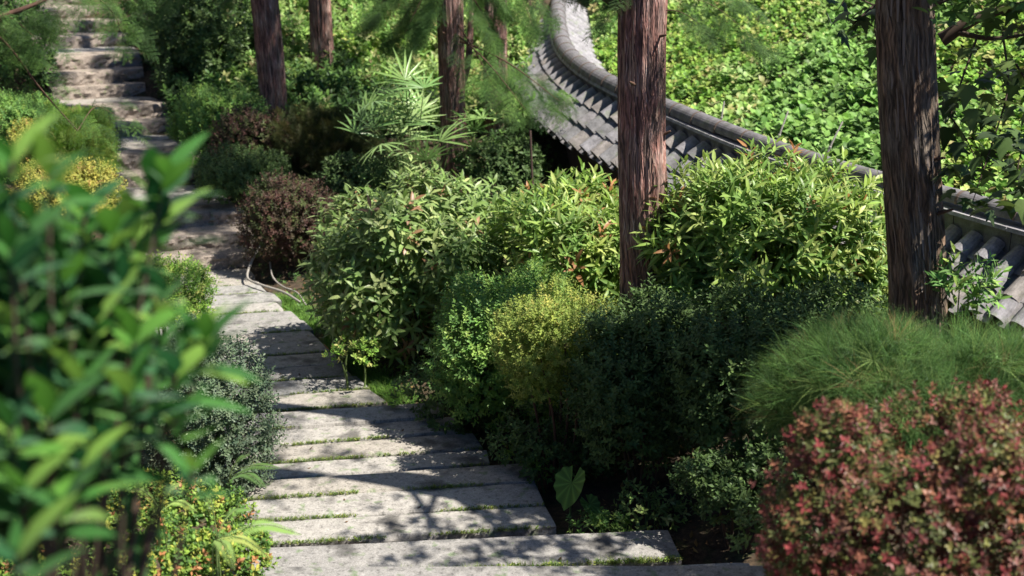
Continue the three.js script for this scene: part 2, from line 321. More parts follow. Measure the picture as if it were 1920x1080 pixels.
// steps that go on up towards and behind the viewer
for (let k = 0; k < 7; k++) { const d = 6.35 - k * 0.62, h = 0.68 + k * 0.235; so += 2.1; part('slab', slabGeo(V(-1.75, h, -d - 0.3), V(1.7, h, -d - 0.32), V(1.72, h, -d + 0.34), V(-1.75, h, -d + 0.32), 0.2, { off: so }), pick(stones), path); }
// flat stretch: slabs laid across, following the path's right edge
{
  const d0 = 10.86, d1 = 15.25, n = 13, across = V(0.975, 0, -0.2);
  for (let k = 0; k < n; k++) {
    const a = d0 + (d1 - d0) * k / n, b = d0 + (d1 - d0) * (k + 1) / n - 0.012, h = 0.0 + rr(-0.006, 0.008), jit = rr(-0.05, 0.05);
    const right = (d) => V(pathR(d + 0.05) + 0.02 + jit, h, -d), left = (d) => { const q = right(d); const w = 1.72 + rr(-0.05, 0.05); return V(q.x - w * 0.975, h, q.z + w * 0.2); };
    const g = slabGeo(left(b), right(b), right(a), left(a), 0.14, { off: (so += 1.9), hew: 0.004 });
    part('slab', g, pick(stones), path);
    if (R() < 0.5) joints.push([left(a), right(a)]);
  }
}
const stairs = sgroup('steps');
{
  // front edge of each tread: left x, y, right x, y, height; landing slabs lie behind some of them
  const S = [[236, 491, 472, 474, 0.17, 0.20], [240, 450, 476, 435, 0.34, 0.20], [235, 408, 458, 394, 0.51, 0.20], [210, 327, 382, 317, 0.71, 0.22], [200, 294, 378, 285, 0.91, 0.22], [160, 236, 322, 225, 1.11, 0.22], [145, 205, 318, 193, 1.31, 0.22],
    [97, 165, 272, 156, 1.51, 0.22], [90, 139, 268, 127, 1.72, 0.23], [84, 109, 264, 98, 1.93, 0.23], [60, 72, 245, 63, 2.13, 0.22], [45, 44, 235, 35, 2.33, 0.22], [35, 18, 228, 9, 2.53, 0.22], [25, -8, 220, -16, 2.73, 0.22], [18, -34, 214, -42, 2.93, 0.22]];
  const fronts = S.map(([xl, yl, xr, yr, h]) => [spot(xl, yl, h), spot(xr, yr, h)]);
  S.forEach(([, , , , h, t], i) => {
    const [fl, fr] = fronts[i], nx = fronts[i + 1];
    const back = nx ? [V(nx[0].x, h, nx[0].z), V(nx[1].x, h, nx[1].z)] : [fl.clone().add(V(-0.5, 0, -1)), fr.clone().add(V(-0.5, 0, -1))];
    const deepness = fl.distanceTo(back[0]), m = Math.max(1, Math.round(deepness / 0.5));
    for (let k = 0; k < m; k++) {
      const q = (s, f, b) => f.clone().lerp(b, s);
      const s0 = k / m + (k ? 0.02 : 0), s1 = (k + 1) / m + (k === m - 1 ? 0.06 / deepness : 0);
      part(k ? 'slab' : 'step', slabGeo(q(s1, fl, back[0]), q(s1, fr, back[1]), q(s0, fr, back[1]), q(s0, fl, back[0]), k ? 0.12 : t + 0.03, { nx: k ? 16 : 44, off: (so += 2.3), hew: k ? 0.006 : 0.036, round: k ? 0.008 : 0.009, rough: 0.005 }), k ? pick(stones) : M.stepStone, stairs);
    }
  });
}

// ---------------------------------------------------------------- the garden wall with its tiled coping
srand(21);
{
  const w = thing('garden_wall', 'curving garden wall capped with grey barrel tiles and a round ridge', 'wall', V(0, 0, 0));
  const L = ridgeCurve.getLength(), N = 240, up = UP;
  const frame = (s) => { const t = clamp(s / L, 0, 1), p = ridgeCurve.getPointAt(t), T = ridgeCurve.getTangentAt(t).setY(0).normalize(), Lf = V(T.z, 0, -T.x); return { p, T, Lf: Lf.x > 0 ? Lf.negate() : Lf, t }; };
  const TOP = 0.30, wide = (s) => clamp((s - 9.5) / 5, 0, 1), half = (s) => lerp(0.50, 0.64, wide(s)), fall = (s) => lerp(0.40, 0.48, wide(s)); // half width, fall of the slope, ridge height above the top of the tiles
  // wall body
  const sweep = (section, a, b, n, mat, name, kind) => { // section: [[side, y], ...] closed
    const pos = [], uv = [], idx = [], m = (typeof section === 'function' ? section(a) : section).length;
    for (let i = 0; i <= n; i++) { const f = frame(lerp(a, b, i / n)); let acc = 0; const sec = typeof section === 'function' ? section(lerp(a, b, i / n)) : section; sec.forEach(([x, y], k) => { const q = f.p.clone().addScaledVector(f.Lf, x); pos.push(q.x, f.p.y + y, q.z); uv.push(lerp(a, b, i / n) / 1.2, acc / 1.2); const nx = sec[(k + 1) % m]; acc += Math.hypot(nx[0] - x, nx[1] - y); }); }
    for (let i = 0; i < n; i++) for (let k = 0; k < m; k++) { const A = i * m + k, B = i * m + (k + 1) % m; idx.push(A, A + m, B, B, A + m, B + m); }
    for (const [i, fl] of [[0, 0], [n, 1]]) { const c = pos.length / 3; for (let k = 0; k < m; k++) { const q = (i * m + k) * 3; pos.push(pos[q], pos[q + 1], pos[q + 2]); uv.push(0, 0); } for (let k = 1; k < m - 1; k++) fl ? idx.push(c, c + k + 1, c + k) : idx.push(c, c + k, c + k + 1); }
    const g = geom(pos, idx, uv).toNonIndexed(); g.computeVertexNormals(); return part(name, g, mat, w, kind);
  };
  sweep([[0.17, -3.2], [0.17, -TOP - 0.22], [-0.17, -TOP - 0.22], [-0.17, -3.2]], 0, L, 90, M.plaster, 'wall_body');
  sweep((s) => { const h = half(s), r = fall(s); return [[h - 0.06, -TOP - r - 0.075], [h - 0.06, -TOP - r - 0.03], [0, -TOP - 0.03], [-h + 0.06, -TOP - r - 0.03], [-h + 0.06, -TOP - r - 0.075], [0, -TOP - 0.13]]; }, 0, L, 120, M.plaster, 'eave_board');
  // barrel tile: a thick half round shell along the slope
  const barrel = (p0, p1, side, nrm, r, th = 0.014) => {
    const pos = [], uv = [], idx = [], K = 8;
    for (const [e, p] of [[0, p0], [1, p1]]) for (const rad of [r * (e ? 1.0 : 0.88), r * (e ? 1.0 : 0.88) - th]) for (let k = 0; k <= K; k++) { const a = Math.PI * k / K; const q = p.clone().addScaledVector(side, Math.cos(a) * rad).addScaledVector(nrm, Math.sin(a) * rad); pos.push(q.x, q.y, q.z); uv.push(k / K * 0.3 + p0.x, e * 0.25 + p0.z); }
    const o = (e, s, k) => (e * 2 + s) * (K + 1) + k;
    for (let k = 0; k < K; k++) { idx.push(o(0, 0, k), o(1, 0, k), o(0, 0, k + 1), o(0, 0, k + 1), o(1, 0, k), o(1, 0, k + 1)); idx.push(o(0, 1, k), o(0, 1, k + 1), o(1, 1, k), o(0, 1, k + 1), o(1, 1, k + 1), o(1, 1, k)); idx.push(o(1, 0, k), o(1, 1, k), o(1, 0, k + 1), o(1, 0, k + 1), o(1, 1, k), o(1, 1, k + 1)); }
    const g = geom(pos, idx, uv).toNonIndexed(); g.computeVertexNormals(); return g;
  };
  const pan = (p0, p1, side, nrm, r) => { // concave tile between the barrels
    const pos = [], uv = [], idx = [], K = 6;
    for (const [e, p] of [[0, p0], [1, p1]]) for (const th of [0, -0.014]) for (let k = 0; k <= K; k++) { const a = Math.PI * k / K; const q = p.clone().addScaledVector(side, Math.cos(a) * r).addScaledVector(nrm, -Math.sin(a) * r * 0.42 + th + r * 0.2); pos.push(q.x, q.y, q.z); uv.push(k / K * 0.3 + p0.x, e * 0.25 + p0.z); }
    const o = (e, s, k) => (e * 2 + s) * (K + 1) + k;
    for (let k = 0; k < K; k++) { idx.push(o(0, 0, k), o(1, 0, k), o(0, 0, k + 1), o(0, 0, k + 1), o(1, 0, k), o(1, 0, k + 1)); idx.push(o(0, 1, k), o(1, 1, k), o(0, 1, k + 1)); idx.push(o(0, 1, k + 1), o(1, 1, k), o(1, 1, k + 1)); idx.push(o(1, 0, k), o(1, 1, k), o(1, 0, k + 1), o(1, 0, k + 1), o(1, 1, k), o(1, 1, k + 1)); }
    const g = geom(pos, idx, uv).toNonIndexed(); g.computeVertexNormals(); return g;
  };
  const rest = { pan: [], back: [] }; let s = 3.2;
  while (s < L - 0.2) {
    const f = frame(s), HALF = half(s), RISE = fall(s), gap = lerp(0.205, 0.36, clamp((s - 6) / 7, 0, 1));
    for (const dir of [1, -1]) {
      const out = f.Lf.clone().multiplyScalar(dir), top = f.p.clone().addScaledVector(up, -TOP).addScaledVector(out, 0.06), eave = f.p.clone().addScaledVector(up, -TOP - RISE).addScaledVector(out, HALF);
      const dn = eave.clone().sub(top).normalize(), nrm = dn.clone().cross(f.T); if (nrm.y < 0) nrm.negate();
      for (let k = 0; k < 3; k++) {
        const j = rr(-0.010, 0.010), slip = R() < 0.08 ? rr(0.02, 0.06) : 0, a = top.clone().lerp(eave, k / 3 - (k ? 0.03 : 0)), b = top.clone().lerp(eave, (k + 1) / 3 + (k === 2 ? rr(0.0, 0.06) : 0) + slip);
        a.addScaledVector(nrm, 0.010 + j); b.addScaledVector(nrm, 0.022 + j).addScaledVector(f.T, rr(-0.012, 0.012));
        const g = barrel(a, b, f.T, nrm, gap * 0.35);
        if (dir === 1 && s < 18) part('roof_tile', g, pick([M.tile, M.tile, M.tileB, M.tileC, M.tileD]), w); else rest.back.push(g);
        const q = f.T.clone().multiplyScalar(gap / 2);
        rest.pan.push(pan(a.clone().add(q).addScaledVector(nrm, -0.012 * (1)), b.clone().add(q).addScaledVector(dn, k === 2 ? 0.03 : 0.0).addScaledVector(nrm, -0.006), f.T, nrm, gap * 0.32));
      }
    }
    s += gap;
  }
  part('pan_tile_rows', mergeGeometries(rest.pan), M.tileB, w, 'stuff');
  part('roof_tile_rows', mergeGeometries(rest.back), M.tile, w, 'stuff');
  // ridge: dark courses, thin projecting ledge, round cap, in lengths with joints
  const round = (r, cy, n = 14) => Array.from({ length: n + 1 }, (_, k) => { const a = -0.25 + (Math.PI + 0.5) * k / n; return [Math.cos(a) * r, cy + Math.sin(a) * r]; });
  const step = 0.58;
  for (let a = 0; a < L - 0.05; a += step) {
    const b = Math.min(L, a + step - 0.008), k = lerp(1, 1.7, clamp((a - 9) / 5, 0, 1));
    sweep([[0.085, -TOP - 0.07], [0.085, -0.165], [-0.085, -0.165], [-0.085, -TOP - 0.07]], a, b, 4, M.ridge, 'ridge_course');
    sweep([[0.15, -0.165 + rr(0, 0.004)], [0.14, -0.135], [-0.14, -0.135], [-0.15, -0.165]], a, b, 4, M.tile, 'ridge_ledge');
    sweep(round(0.078 * k, -0.078 * k + 0.0), a, b, 4, M.ridge, 'ridge_cap'); sweep(round(0.082 * k, -0.078 * k), a - 0.012, a + 0.014, 1, M.mortar, 'mortar_joint');
  }
}

// ---------------------------------------------------------------- shrubs
const G = {};
srand(31);
const lanc = (t) => Math.pow(Math.sin(Math.PI * Math.pow(t, 0.8)), 0.9);
G.rhodo = rosette(7, leafGeo(0.115, 0.034, { seg: 3, fold: 0.2, droop: 0.35, shape: lanc }), { open: 1.05 });
G.rhodoB = rosette(8, leafGeo(0.13, 0.03, { seg: 3, fold: 0.2, droop: 0.3, shape: lanc }), { open: 0.85 });
G.small = rosette(9, leafGeo(0.03, 0.015, { seg: 2, fold: 0.15, droop: 0.2 }), { open: 1.0, rise: 0.008, spread: 0.6 });
G.tiny = rosette(12, leafGeo(0.028, 0.012, { seg: 1, fold: 0.1, droop: 0.2 }), { open: 0.9, rise: 0.006, spread: 0.8 });
G.red = rosette(7, leafGeo(0.030, 0.015, { seg: 3, fold: 0.25, droop: 0.3 }), { open: 1.05, rise: 0.006, spread: 0.7 });
G.broad = rosette(4, leafGeo(0.12, 0.1, { seg: 3, fold: 0.12, droop: 0.35, shape: (t) => Math.pow(Math.sin(Math.PI * Math.pow(t, 0.65)), 0.7) }), { open: 1.15, spread: 0.5, rise: 0.02 });
G.medium = rosette(6, leafGeo(0.08, 0.036, { seg: 3, fold: 0.2, droop: 0.35 }), { open: 1.1, spread: 0.5, rise: 0.012 });
G.feather = sprayGeo(0.17, { side: 6, nl: 0.02, nw: 0.006, dense: 9, droop: 0.1 });
G.spray = sprayGeo(0.34, { side: 7, nl: 0.03, nw: 0.0055, dense: 15, droop: 0.35 });
G.fineSpray = sprayGeo(0.3, { side: 5, nl: 0.022, nw: 0.0028, dense: 14, droop: 0.3 });
G.grass = grassGeo(16, 0.34, 0.0048, 0.55, 1.1);
G.turf = grassGeo(9, 0.10, 0.006, 0.8, 0.6);
G.moss = rosette(7, leafGeo(0.022, 0.013, { seg: 2, fold: 0.1, droop: 0.2 }), { open: 1.0, rise: 0.004, spread: 0.8 });

// lumpy bush: leaf shoots over and through the crown of several lobes, woody stems below
function shrub(name, label, category, { at, r, geo, mat = M.leaf, pal, n, size = 1, lumps = 0.16, freq = 2.2, inner = 0.5, stems = 5, stemMat = M.twig, upBias = 0.5, jitter = 0.6, group, low = -0.75, vary = 0.2, axis = UP, sz = 0.25, lobes = 10, lobe = [0.4, 0.62], palInner = null }) {
  const c = deep(...at), base = V(c.x, ground(c.x, c.z), c.z), o = thing(name, label, category, base, group), list = [], off = R() * 50;
  const rad = (u) => 1 + lumps * 1.9 * fbm(u.x * freq + off, u.y * freq, u.z * freq, 3);
  const L = [];
  for (let k = 0; k < lobes; k++) { const y = lerp(low * 0.75, 0.8, (k + 0.5) / lobes), a = k * 2.399 + rr(-0.4, 0.4), q = Math.sqrt(1 - y * y), e = rr(...lobe); L.push({ c: V(Math.cos(a) * q, y, Math.sin(a) * q).multiplyScalar(1.06 - e * 0.85), e }); }
  for (let i = 0; i < n; i++) {
    const y = rr(lobes ? -0.8 : low, 1), a = R() * 6.283, q = Math.sqrt(1 - y * y); let u = V(Math.cos(a) * q, y, Math.sin(a) * q), k;
    if (lobes) {
      const b = L[Math.floor(R() * lobes)], w = u.clone().multiplyScalar(b.e * (1 + lumps * fbm(u.x * 3 + off, u.y * 3, u.z * 3, 2)) * (R() < 0.75 ? 1 - 0.22 * R() : 1 - inner * R()) * (R() < 0.06 ? 1.18 : 1)).add(b.c);
      if (L.some((o) => o !== b && o.c.distanceTo(w) < o.e * 0.72) && R() < 0.8) continue;
      const p = V(c.x + w.x * r[0], c.y + w.y * r[1], c.z + w.z * r[2]), gy = ground(p.x, p.z) + 0.02; if (p.y < gy) { if (p.y < gy - 0.2) continue; p.y = gy + R() * 0.1; }
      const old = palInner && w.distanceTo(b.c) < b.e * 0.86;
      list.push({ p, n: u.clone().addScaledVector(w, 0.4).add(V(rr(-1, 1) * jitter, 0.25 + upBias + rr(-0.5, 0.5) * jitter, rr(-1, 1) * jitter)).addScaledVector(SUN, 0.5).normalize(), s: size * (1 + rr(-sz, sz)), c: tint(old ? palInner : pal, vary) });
      continue;
    }
    k = rad(u) * (R() < 0.7 ? 1 - 0.16 * R() : 1 - inner * R());
    const p = V(c.x + u.x * r[0] * k, c.y + u.y * r[1] * k, c.z + u.z * r[2] * k);
    const gy = ground(p.x, p.z) + 0.02; if (p.y < gy) { if (p.y < gy - 0.25) continue; p.y = gy + R() * 0.08; }
    const nn = V(u.x / r[0], u.y / r[1], u.z / r[2]).normalize().add(V(rr(-1, 1) * jitter, upBias + rr(-0.5, 0.5) * jitter, rr(-1, 1) * jitter)).addScaledVector(SUN, 0.4).normalize();
    list.push({ p, n: nn, s: size * (1 + rr(-sz, sz)), c: tint(pal, vary) });
  }
  scatter('foliage', geo, mat, list, o, base, axis);
  for (let i = 0; i < stems; i++) {
    const a = i / stems * 6.283 + rr(-0.5, 0.5), e = V(Math.cos(a) * r[0] * rr(0.3, 0.7), c.y - base.y + r[1] * rr(-0.1, 0.55), Math.sin(a) * r[2] * rr(0.3, 0.7)), b = V(Math.cos(a) * 0.07, -0.06, Math.sin(a) * 0.07), m = b.clone().lerp(e, 0.5).add(V(rr(-0.06, 0.06), 0.04, rr(-0.06, 0.06)));
    const rs = 0.011 + 0.006 * Math.max(...r); part('stem', tube([b, m, e], [rs, rs * 0.75, rs * 0.3], 6, 8), stemMat, o);
  }
  return o;
}
const P = {
  rhodoPale: COL([0.26, 0.37, 0.11, 3], [0.19, 0.30, 0.075, 3], [0.35, 0.43, 0.16, 1.4], [0.36, 0.20, 0.10, 0.25], [0.14, 0.22, 0.06, 1.5]),
  rhodo: COL([0.25, 0.37, 0.07, 3], [0.16, 0.28, 0.055, 3], [0.36, 0.44, 0.12, 1.6], [0.36, 0.18, 0.07, 0.3]),
  box: COL([0.17, 0.32, 0.06, 2], [0.12, 0.25, 0.06, 2], [0.27, 0.40, 0.09, 1]),
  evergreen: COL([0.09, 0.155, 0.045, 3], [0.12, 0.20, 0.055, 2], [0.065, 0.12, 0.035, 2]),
  gold: COL([0.30, 0.37, 0.08, 3], [0.24, 0.33, 0.07, 2], [0.38, 0.39, 0.10, 1], [0.17, 0.25, 0.05, 1.4]),
  goldBright: COL([0.42, 0.39, 0.08, 3], [0.34, 0.35, 0.07, 2], [0.25, 0.29, 0.05, 1.4], [0.34, 0.22, 0.07, 0.5]),
  red: COL([0.20, 0.04, 0.04, 2.4], [0.12, 0.035, 0.03, 3], [0.24, 0.10, 0.055, 1.6], [0.09, 0.10, 0.03, 3], [0.19, 0.16, 0.05, 1.2], [0.24, 0.12, 0.09, 0.9]),
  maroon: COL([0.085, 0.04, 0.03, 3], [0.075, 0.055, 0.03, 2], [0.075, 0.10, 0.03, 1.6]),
  grey: COL([0.12, 0.17, 0.10, 3], [0.09, 0.14, 0.075, 2], [0.16, 0.21, 0.13, 1]),
  conifer: COL([0.075, 0.16, 0.035, 3], [0.12, 0.23, 0.045, 2], [0.045, 0.10, 0.025, 2.5]),
  conifer2: COL([0.16, 0.31, 0.06, 3], [0.22, 0.37, 0.09, 2], [0.11, 0.22, 0.045, 2]),
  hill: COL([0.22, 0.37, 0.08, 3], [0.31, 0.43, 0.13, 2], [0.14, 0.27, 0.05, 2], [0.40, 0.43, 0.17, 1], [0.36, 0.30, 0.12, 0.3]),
  lime: COL([0.20, 0.36, 0.05, 3], [0.30, 0.42, 0.08, 2], [0.13, 0.27, 0.04, 2], [0.40, 0.42, 0.13, 1]),
};
srand(41);
shrub('rhododendron_bush', 'big pale-leaved evergreen bush beside the flat stretch of path', 'bush', { at: [795, 520, 12.6], r: [1.04, 0.98, 0.8], geo: G.rhodo, mat: M.shiny, pal: P.rhodoPale, n: 2300, size: 1.2, lumps: 0.3, low: -0.9, stems: 12, stemMat: M.twigRed, lobes: 16, lobe: [0.3, 0.5] });
shrub('rhododendron_bush', 'narrow-leaved evergreen bush just behind the thick lit trunk, below the dark wall', 'bush', { at: [1085, 475, 12.0], r: [0.72, 0.60, 0.6], geo: G.rhodoB, mat: M.shiny, pal: P.rhodo, n: 1050, size: 1.25, lumps: 0.3, stems: 6, lobes: 11, lobe: [0.35, 0.55] });
shrub('rhododendron_bush', 'tall sunlit evergreen bush between the two thickest trunks, hiding the wall', 'bush', { at: [1440, 478, 9.8], r: [0.84, 0.70, 0.5], geo: G.rhodoB, mat: M.shiny, pal: P.rhodo, n: 1900, size: 1.1, lumps: 0.3, stems: 8, lobes: 16, lobe: [0.3, 0.5] });
shrub('boxwood', 'round bright small-leaved bush in front of the pale evergreen bush', 'bush', { at: [955, 660, 10.8], r: [0.62, 0.70, 0.5], geo: G.small, pal: P.box, n: 5200, size: 1.4, lumps: 0.2, mat: M.leaf, lobes: 14, lobe: [0.4, 0.6], low: -0.95 });
shrub('golden_cypress', 'compact yellow-green mound beside the foot of the lit trunk', 'bush', { at: [1050, 655, 9.7], r: [0.46, 0.48, 0.42], geo: G.small, pal: P.gold, n: 5200, size: 0.95, lumps: 0.3, mat: M.matte, stemMat: M.twigRed, stems: 8, upBias: 0.4, jitter: 0.9, lobes: 16, lobe: [0.34, 0.5], low: -0.9 });
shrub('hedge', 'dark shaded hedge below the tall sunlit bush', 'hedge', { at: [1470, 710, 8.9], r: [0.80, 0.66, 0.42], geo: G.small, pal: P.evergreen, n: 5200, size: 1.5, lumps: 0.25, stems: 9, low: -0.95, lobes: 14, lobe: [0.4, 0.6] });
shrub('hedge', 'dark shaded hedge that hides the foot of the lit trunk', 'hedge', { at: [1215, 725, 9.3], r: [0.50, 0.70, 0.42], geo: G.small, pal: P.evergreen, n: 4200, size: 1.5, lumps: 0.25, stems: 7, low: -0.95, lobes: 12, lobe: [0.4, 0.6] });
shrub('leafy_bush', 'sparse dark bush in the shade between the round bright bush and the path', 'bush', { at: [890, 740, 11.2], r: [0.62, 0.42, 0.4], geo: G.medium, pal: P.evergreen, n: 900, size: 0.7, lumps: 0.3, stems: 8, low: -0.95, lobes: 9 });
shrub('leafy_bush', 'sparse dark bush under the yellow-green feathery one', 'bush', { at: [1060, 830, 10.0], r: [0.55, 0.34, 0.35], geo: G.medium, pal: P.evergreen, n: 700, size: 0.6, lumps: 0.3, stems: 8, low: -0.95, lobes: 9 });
shrub('grass_mound', 'mound of long fine drooping grass at the foot of the dark trunk', 'grass mound', { at: [1725, 765, 6.7], r: [0.75, 0.47, 0.5], geo: G.grass, pal: COL([0.11, 0.22, 0.05, 3], [0.07, 0.16, 0.04, 3], [0.19, 0.28, 0.07, 1], [0.25, 0.18, 0.08, 0.25]), mat: M.matte, n: 4600, size: 0.5, lumps: 0.3, stems: 0, upBias: -0.15, jitter: 0.55, vary: 0.35, low: -0.6, lobes: 10, lobe: [0.4, 0.65] });
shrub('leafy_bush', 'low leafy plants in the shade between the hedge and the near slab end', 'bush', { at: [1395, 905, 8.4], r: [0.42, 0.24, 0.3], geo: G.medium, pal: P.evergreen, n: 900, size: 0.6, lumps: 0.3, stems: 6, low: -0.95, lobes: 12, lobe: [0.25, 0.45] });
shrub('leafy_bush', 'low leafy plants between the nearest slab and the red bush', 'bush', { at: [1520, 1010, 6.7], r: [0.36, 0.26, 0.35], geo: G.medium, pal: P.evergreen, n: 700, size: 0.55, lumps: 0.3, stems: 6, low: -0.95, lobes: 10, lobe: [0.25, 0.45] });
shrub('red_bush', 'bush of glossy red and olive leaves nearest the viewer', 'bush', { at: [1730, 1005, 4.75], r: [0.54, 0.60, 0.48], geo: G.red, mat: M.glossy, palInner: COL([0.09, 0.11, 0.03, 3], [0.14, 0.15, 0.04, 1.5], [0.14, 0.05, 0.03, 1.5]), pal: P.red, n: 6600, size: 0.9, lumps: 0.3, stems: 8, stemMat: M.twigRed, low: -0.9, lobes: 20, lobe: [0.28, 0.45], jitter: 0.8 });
// left of the path
shrub('clipped_bush', 'grey-green clipped bush that edges the path behind the blurred leaves', 'bush', { at: [388, 790, 9.6], r: [0.46, 0.74, 0.5], geo: G.small, pal: P.grey, n: 5200, size: 1.2, lumps: 0.2, low: -0.95, lobes: 16, lobe: [0.4, 0.55] });
shrub('golden_bush', 'lime green bush glimpsed above the clipped grey-green one', 'bush', { at: [300, 560, 12.6], r: [0.46, 0.42, 0.45], geo: G.small, pal: P.lime, n: 3400, size: 1.25, lumps: 0.14 });
shrub('golden_bush', 'larger golden mound left of the stairs, lower of the two', 'bush', { at: [128, 372, 15.2], r: [0.56, 0.46, 0.5], geo: G.small, pal: P.goldBright, n: 3600, size: 1.25, lumps: 0.12 });
shrub('golden_bush', 'smaller golden mound left of the stairs, upper of the two', 'bush', { at: [70, 278, 16.6], r: [0.34, 0.34, 0.35], geo: G.small, pal: P.goldBright, n: 1600, size: 1.25, lumps: 0.12 });
shrub('clipped_bush', 'green clipped mound above the golden mounds at the stairs', 'bush', { at: [45, 235, 17.6], r: [0.5, 0.42, 0.45], geo: G.small, pal: P.box, n: 3000, size: 1.3, lumps: 0.12 });
shrub('feathery_bush', 'soft feathery green conifer bush leaning over the stairs edge', 'bush', { at: [140, 285, 16.4], r: [0.36, 0.5, 0.4], geo: G.feather, axis: FWD, pal: P.lime, n: 1700, size: 1.15, lumps: 0.2, mat: M.matte, upBias: 0.9 });
shrub('leafy_bush', 'dark leafy bush filling the upper corner beside the top stairs', 'bush', { at: [20, 90, 20.0], r: [0.6, 0.9, 0.6], geo: G.medium, pal: P.conifer, n: 1500, size: 1, lumps: 0.2 });
// right of the stairs
shrub('clipped_bush', 'green clipped bush with sunlit top at the foot of the leaning trunk', 'bush', { at: [415, 240, 18.4], r: [0.66, 0.60, 0.55], geo: G.small, pal: P.box, n: 3600, size: 1.4, lumps: 0.12 });
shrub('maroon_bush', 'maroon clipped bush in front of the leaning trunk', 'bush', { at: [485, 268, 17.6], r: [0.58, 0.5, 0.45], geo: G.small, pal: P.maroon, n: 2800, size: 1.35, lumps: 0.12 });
shrub('clipped_bush', 'brown-green round bush below the straight trunk behind the path', 'bush', { at: [605, 285, 17.4], r: [0.64, 0.58, 0.5], geo: G.feather, axis: FWD, mat: M.matte, pal: COL([0.09, 0.11, 0.03, 2], [0.13, 0.12, 0.04, 1], [0.07, 0.1, 0.03, 2]), n: 2000, size: 1, lumps: 0.12, upBias: 0.6 });
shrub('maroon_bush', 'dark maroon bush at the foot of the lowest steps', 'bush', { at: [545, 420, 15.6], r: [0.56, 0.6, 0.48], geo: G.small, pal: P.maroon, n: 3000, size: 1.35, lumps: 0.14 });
shrub('clipped_bush', 'small dark round bush right beside the middle steps', 'bush', { at: [460, 335, 16.9], r: [0.62, 0.42, 0.5], geo: G.small, pal: P.evergreen, n: 2400, size: 1.35, lumps: 0.14 });
shrub('leafy_bush', 'tall dark glossy bush right of the sunlit steps', 'bush', { at: [375, 75, 20.6], r: [0.85, 1.25, 0.75], geo: G.medium, mat: M.glossy, pal: P.evergreen, n: 2600, size: 1.05, lumps: 0.2, low: -0.95, stems: 8 });
shrub('leafy_bush', 'bright leafy bush between the two rear trunks', 'bush', { at: [560, 90, 23.0], r: [0.62, 0.95, 0.6], geo: G.medium, pal: P.lime, n: 1500, size: 1.1, lumps: 0.25 });
shrub('leafy_bush', 'bright leafy bush behind the fan palm', 'bush', { at: [715, 140, 21.0], r: [0.85, 0.75, 0.6], geo: G.medium, pal: P.lime, n: 1900, size: 1.2, lumps: 0.25 });
shrub('leafy_bush', 'low dark bush under the fan palm', 'bush', { at: [690, 345, 16.2], r: [0.6, 0.36, 0.45], geo: G.medium, pal: P.evergreen, n: 1100, size: 0.9, lumps: 0.2 });
shrub('leafy_bush', 'bushy green leaves behind the forked dark trunk', 'bush', { at: [860, 60, 23.5], r: [1.2, 1.0, 0.6], geo: G.medium, pal: P.conifer, n: 1900, size: 1.2, lumps: 0.25 });
shrub('leafy_bush', 'added dark bush standing in for shade at the wall foot behind the forked trunk', 'bush', { at: [935, 320, 15.9], r: [0.5, 0.42, 0.4], geo: G.medium, pal: P.evergreen, n: 1100, size: 0.9, lumps: 0.3, lobes: 9, low: -0.95 });  // invented bush, its dark leaves stand in for shade below the eave
// low yellow-green planting at the near left
shrub('stonecrop_bed', 'low bright yellow-green bedding plants with orange tips at the near path edge', 'bedding plant', { at: [165, 1050, 7.0], r: [0.90, 0.36, 0.75], geo: G.moss, pal: COL([0.22, 0.33, 0.05, 3], [0.14, 0.25, 0.04, 3], [0.36, 0.38, 0.07, 1.3], [0.36, 0.17, 0.07, 0.6], [0.07, 0.15, 0.03, 2.5]), n: 7000, size: 1.5, lumps: 0.3, stems: 0, low: -0.6, lobes: 30, lobe: [0.14, 0.34] });

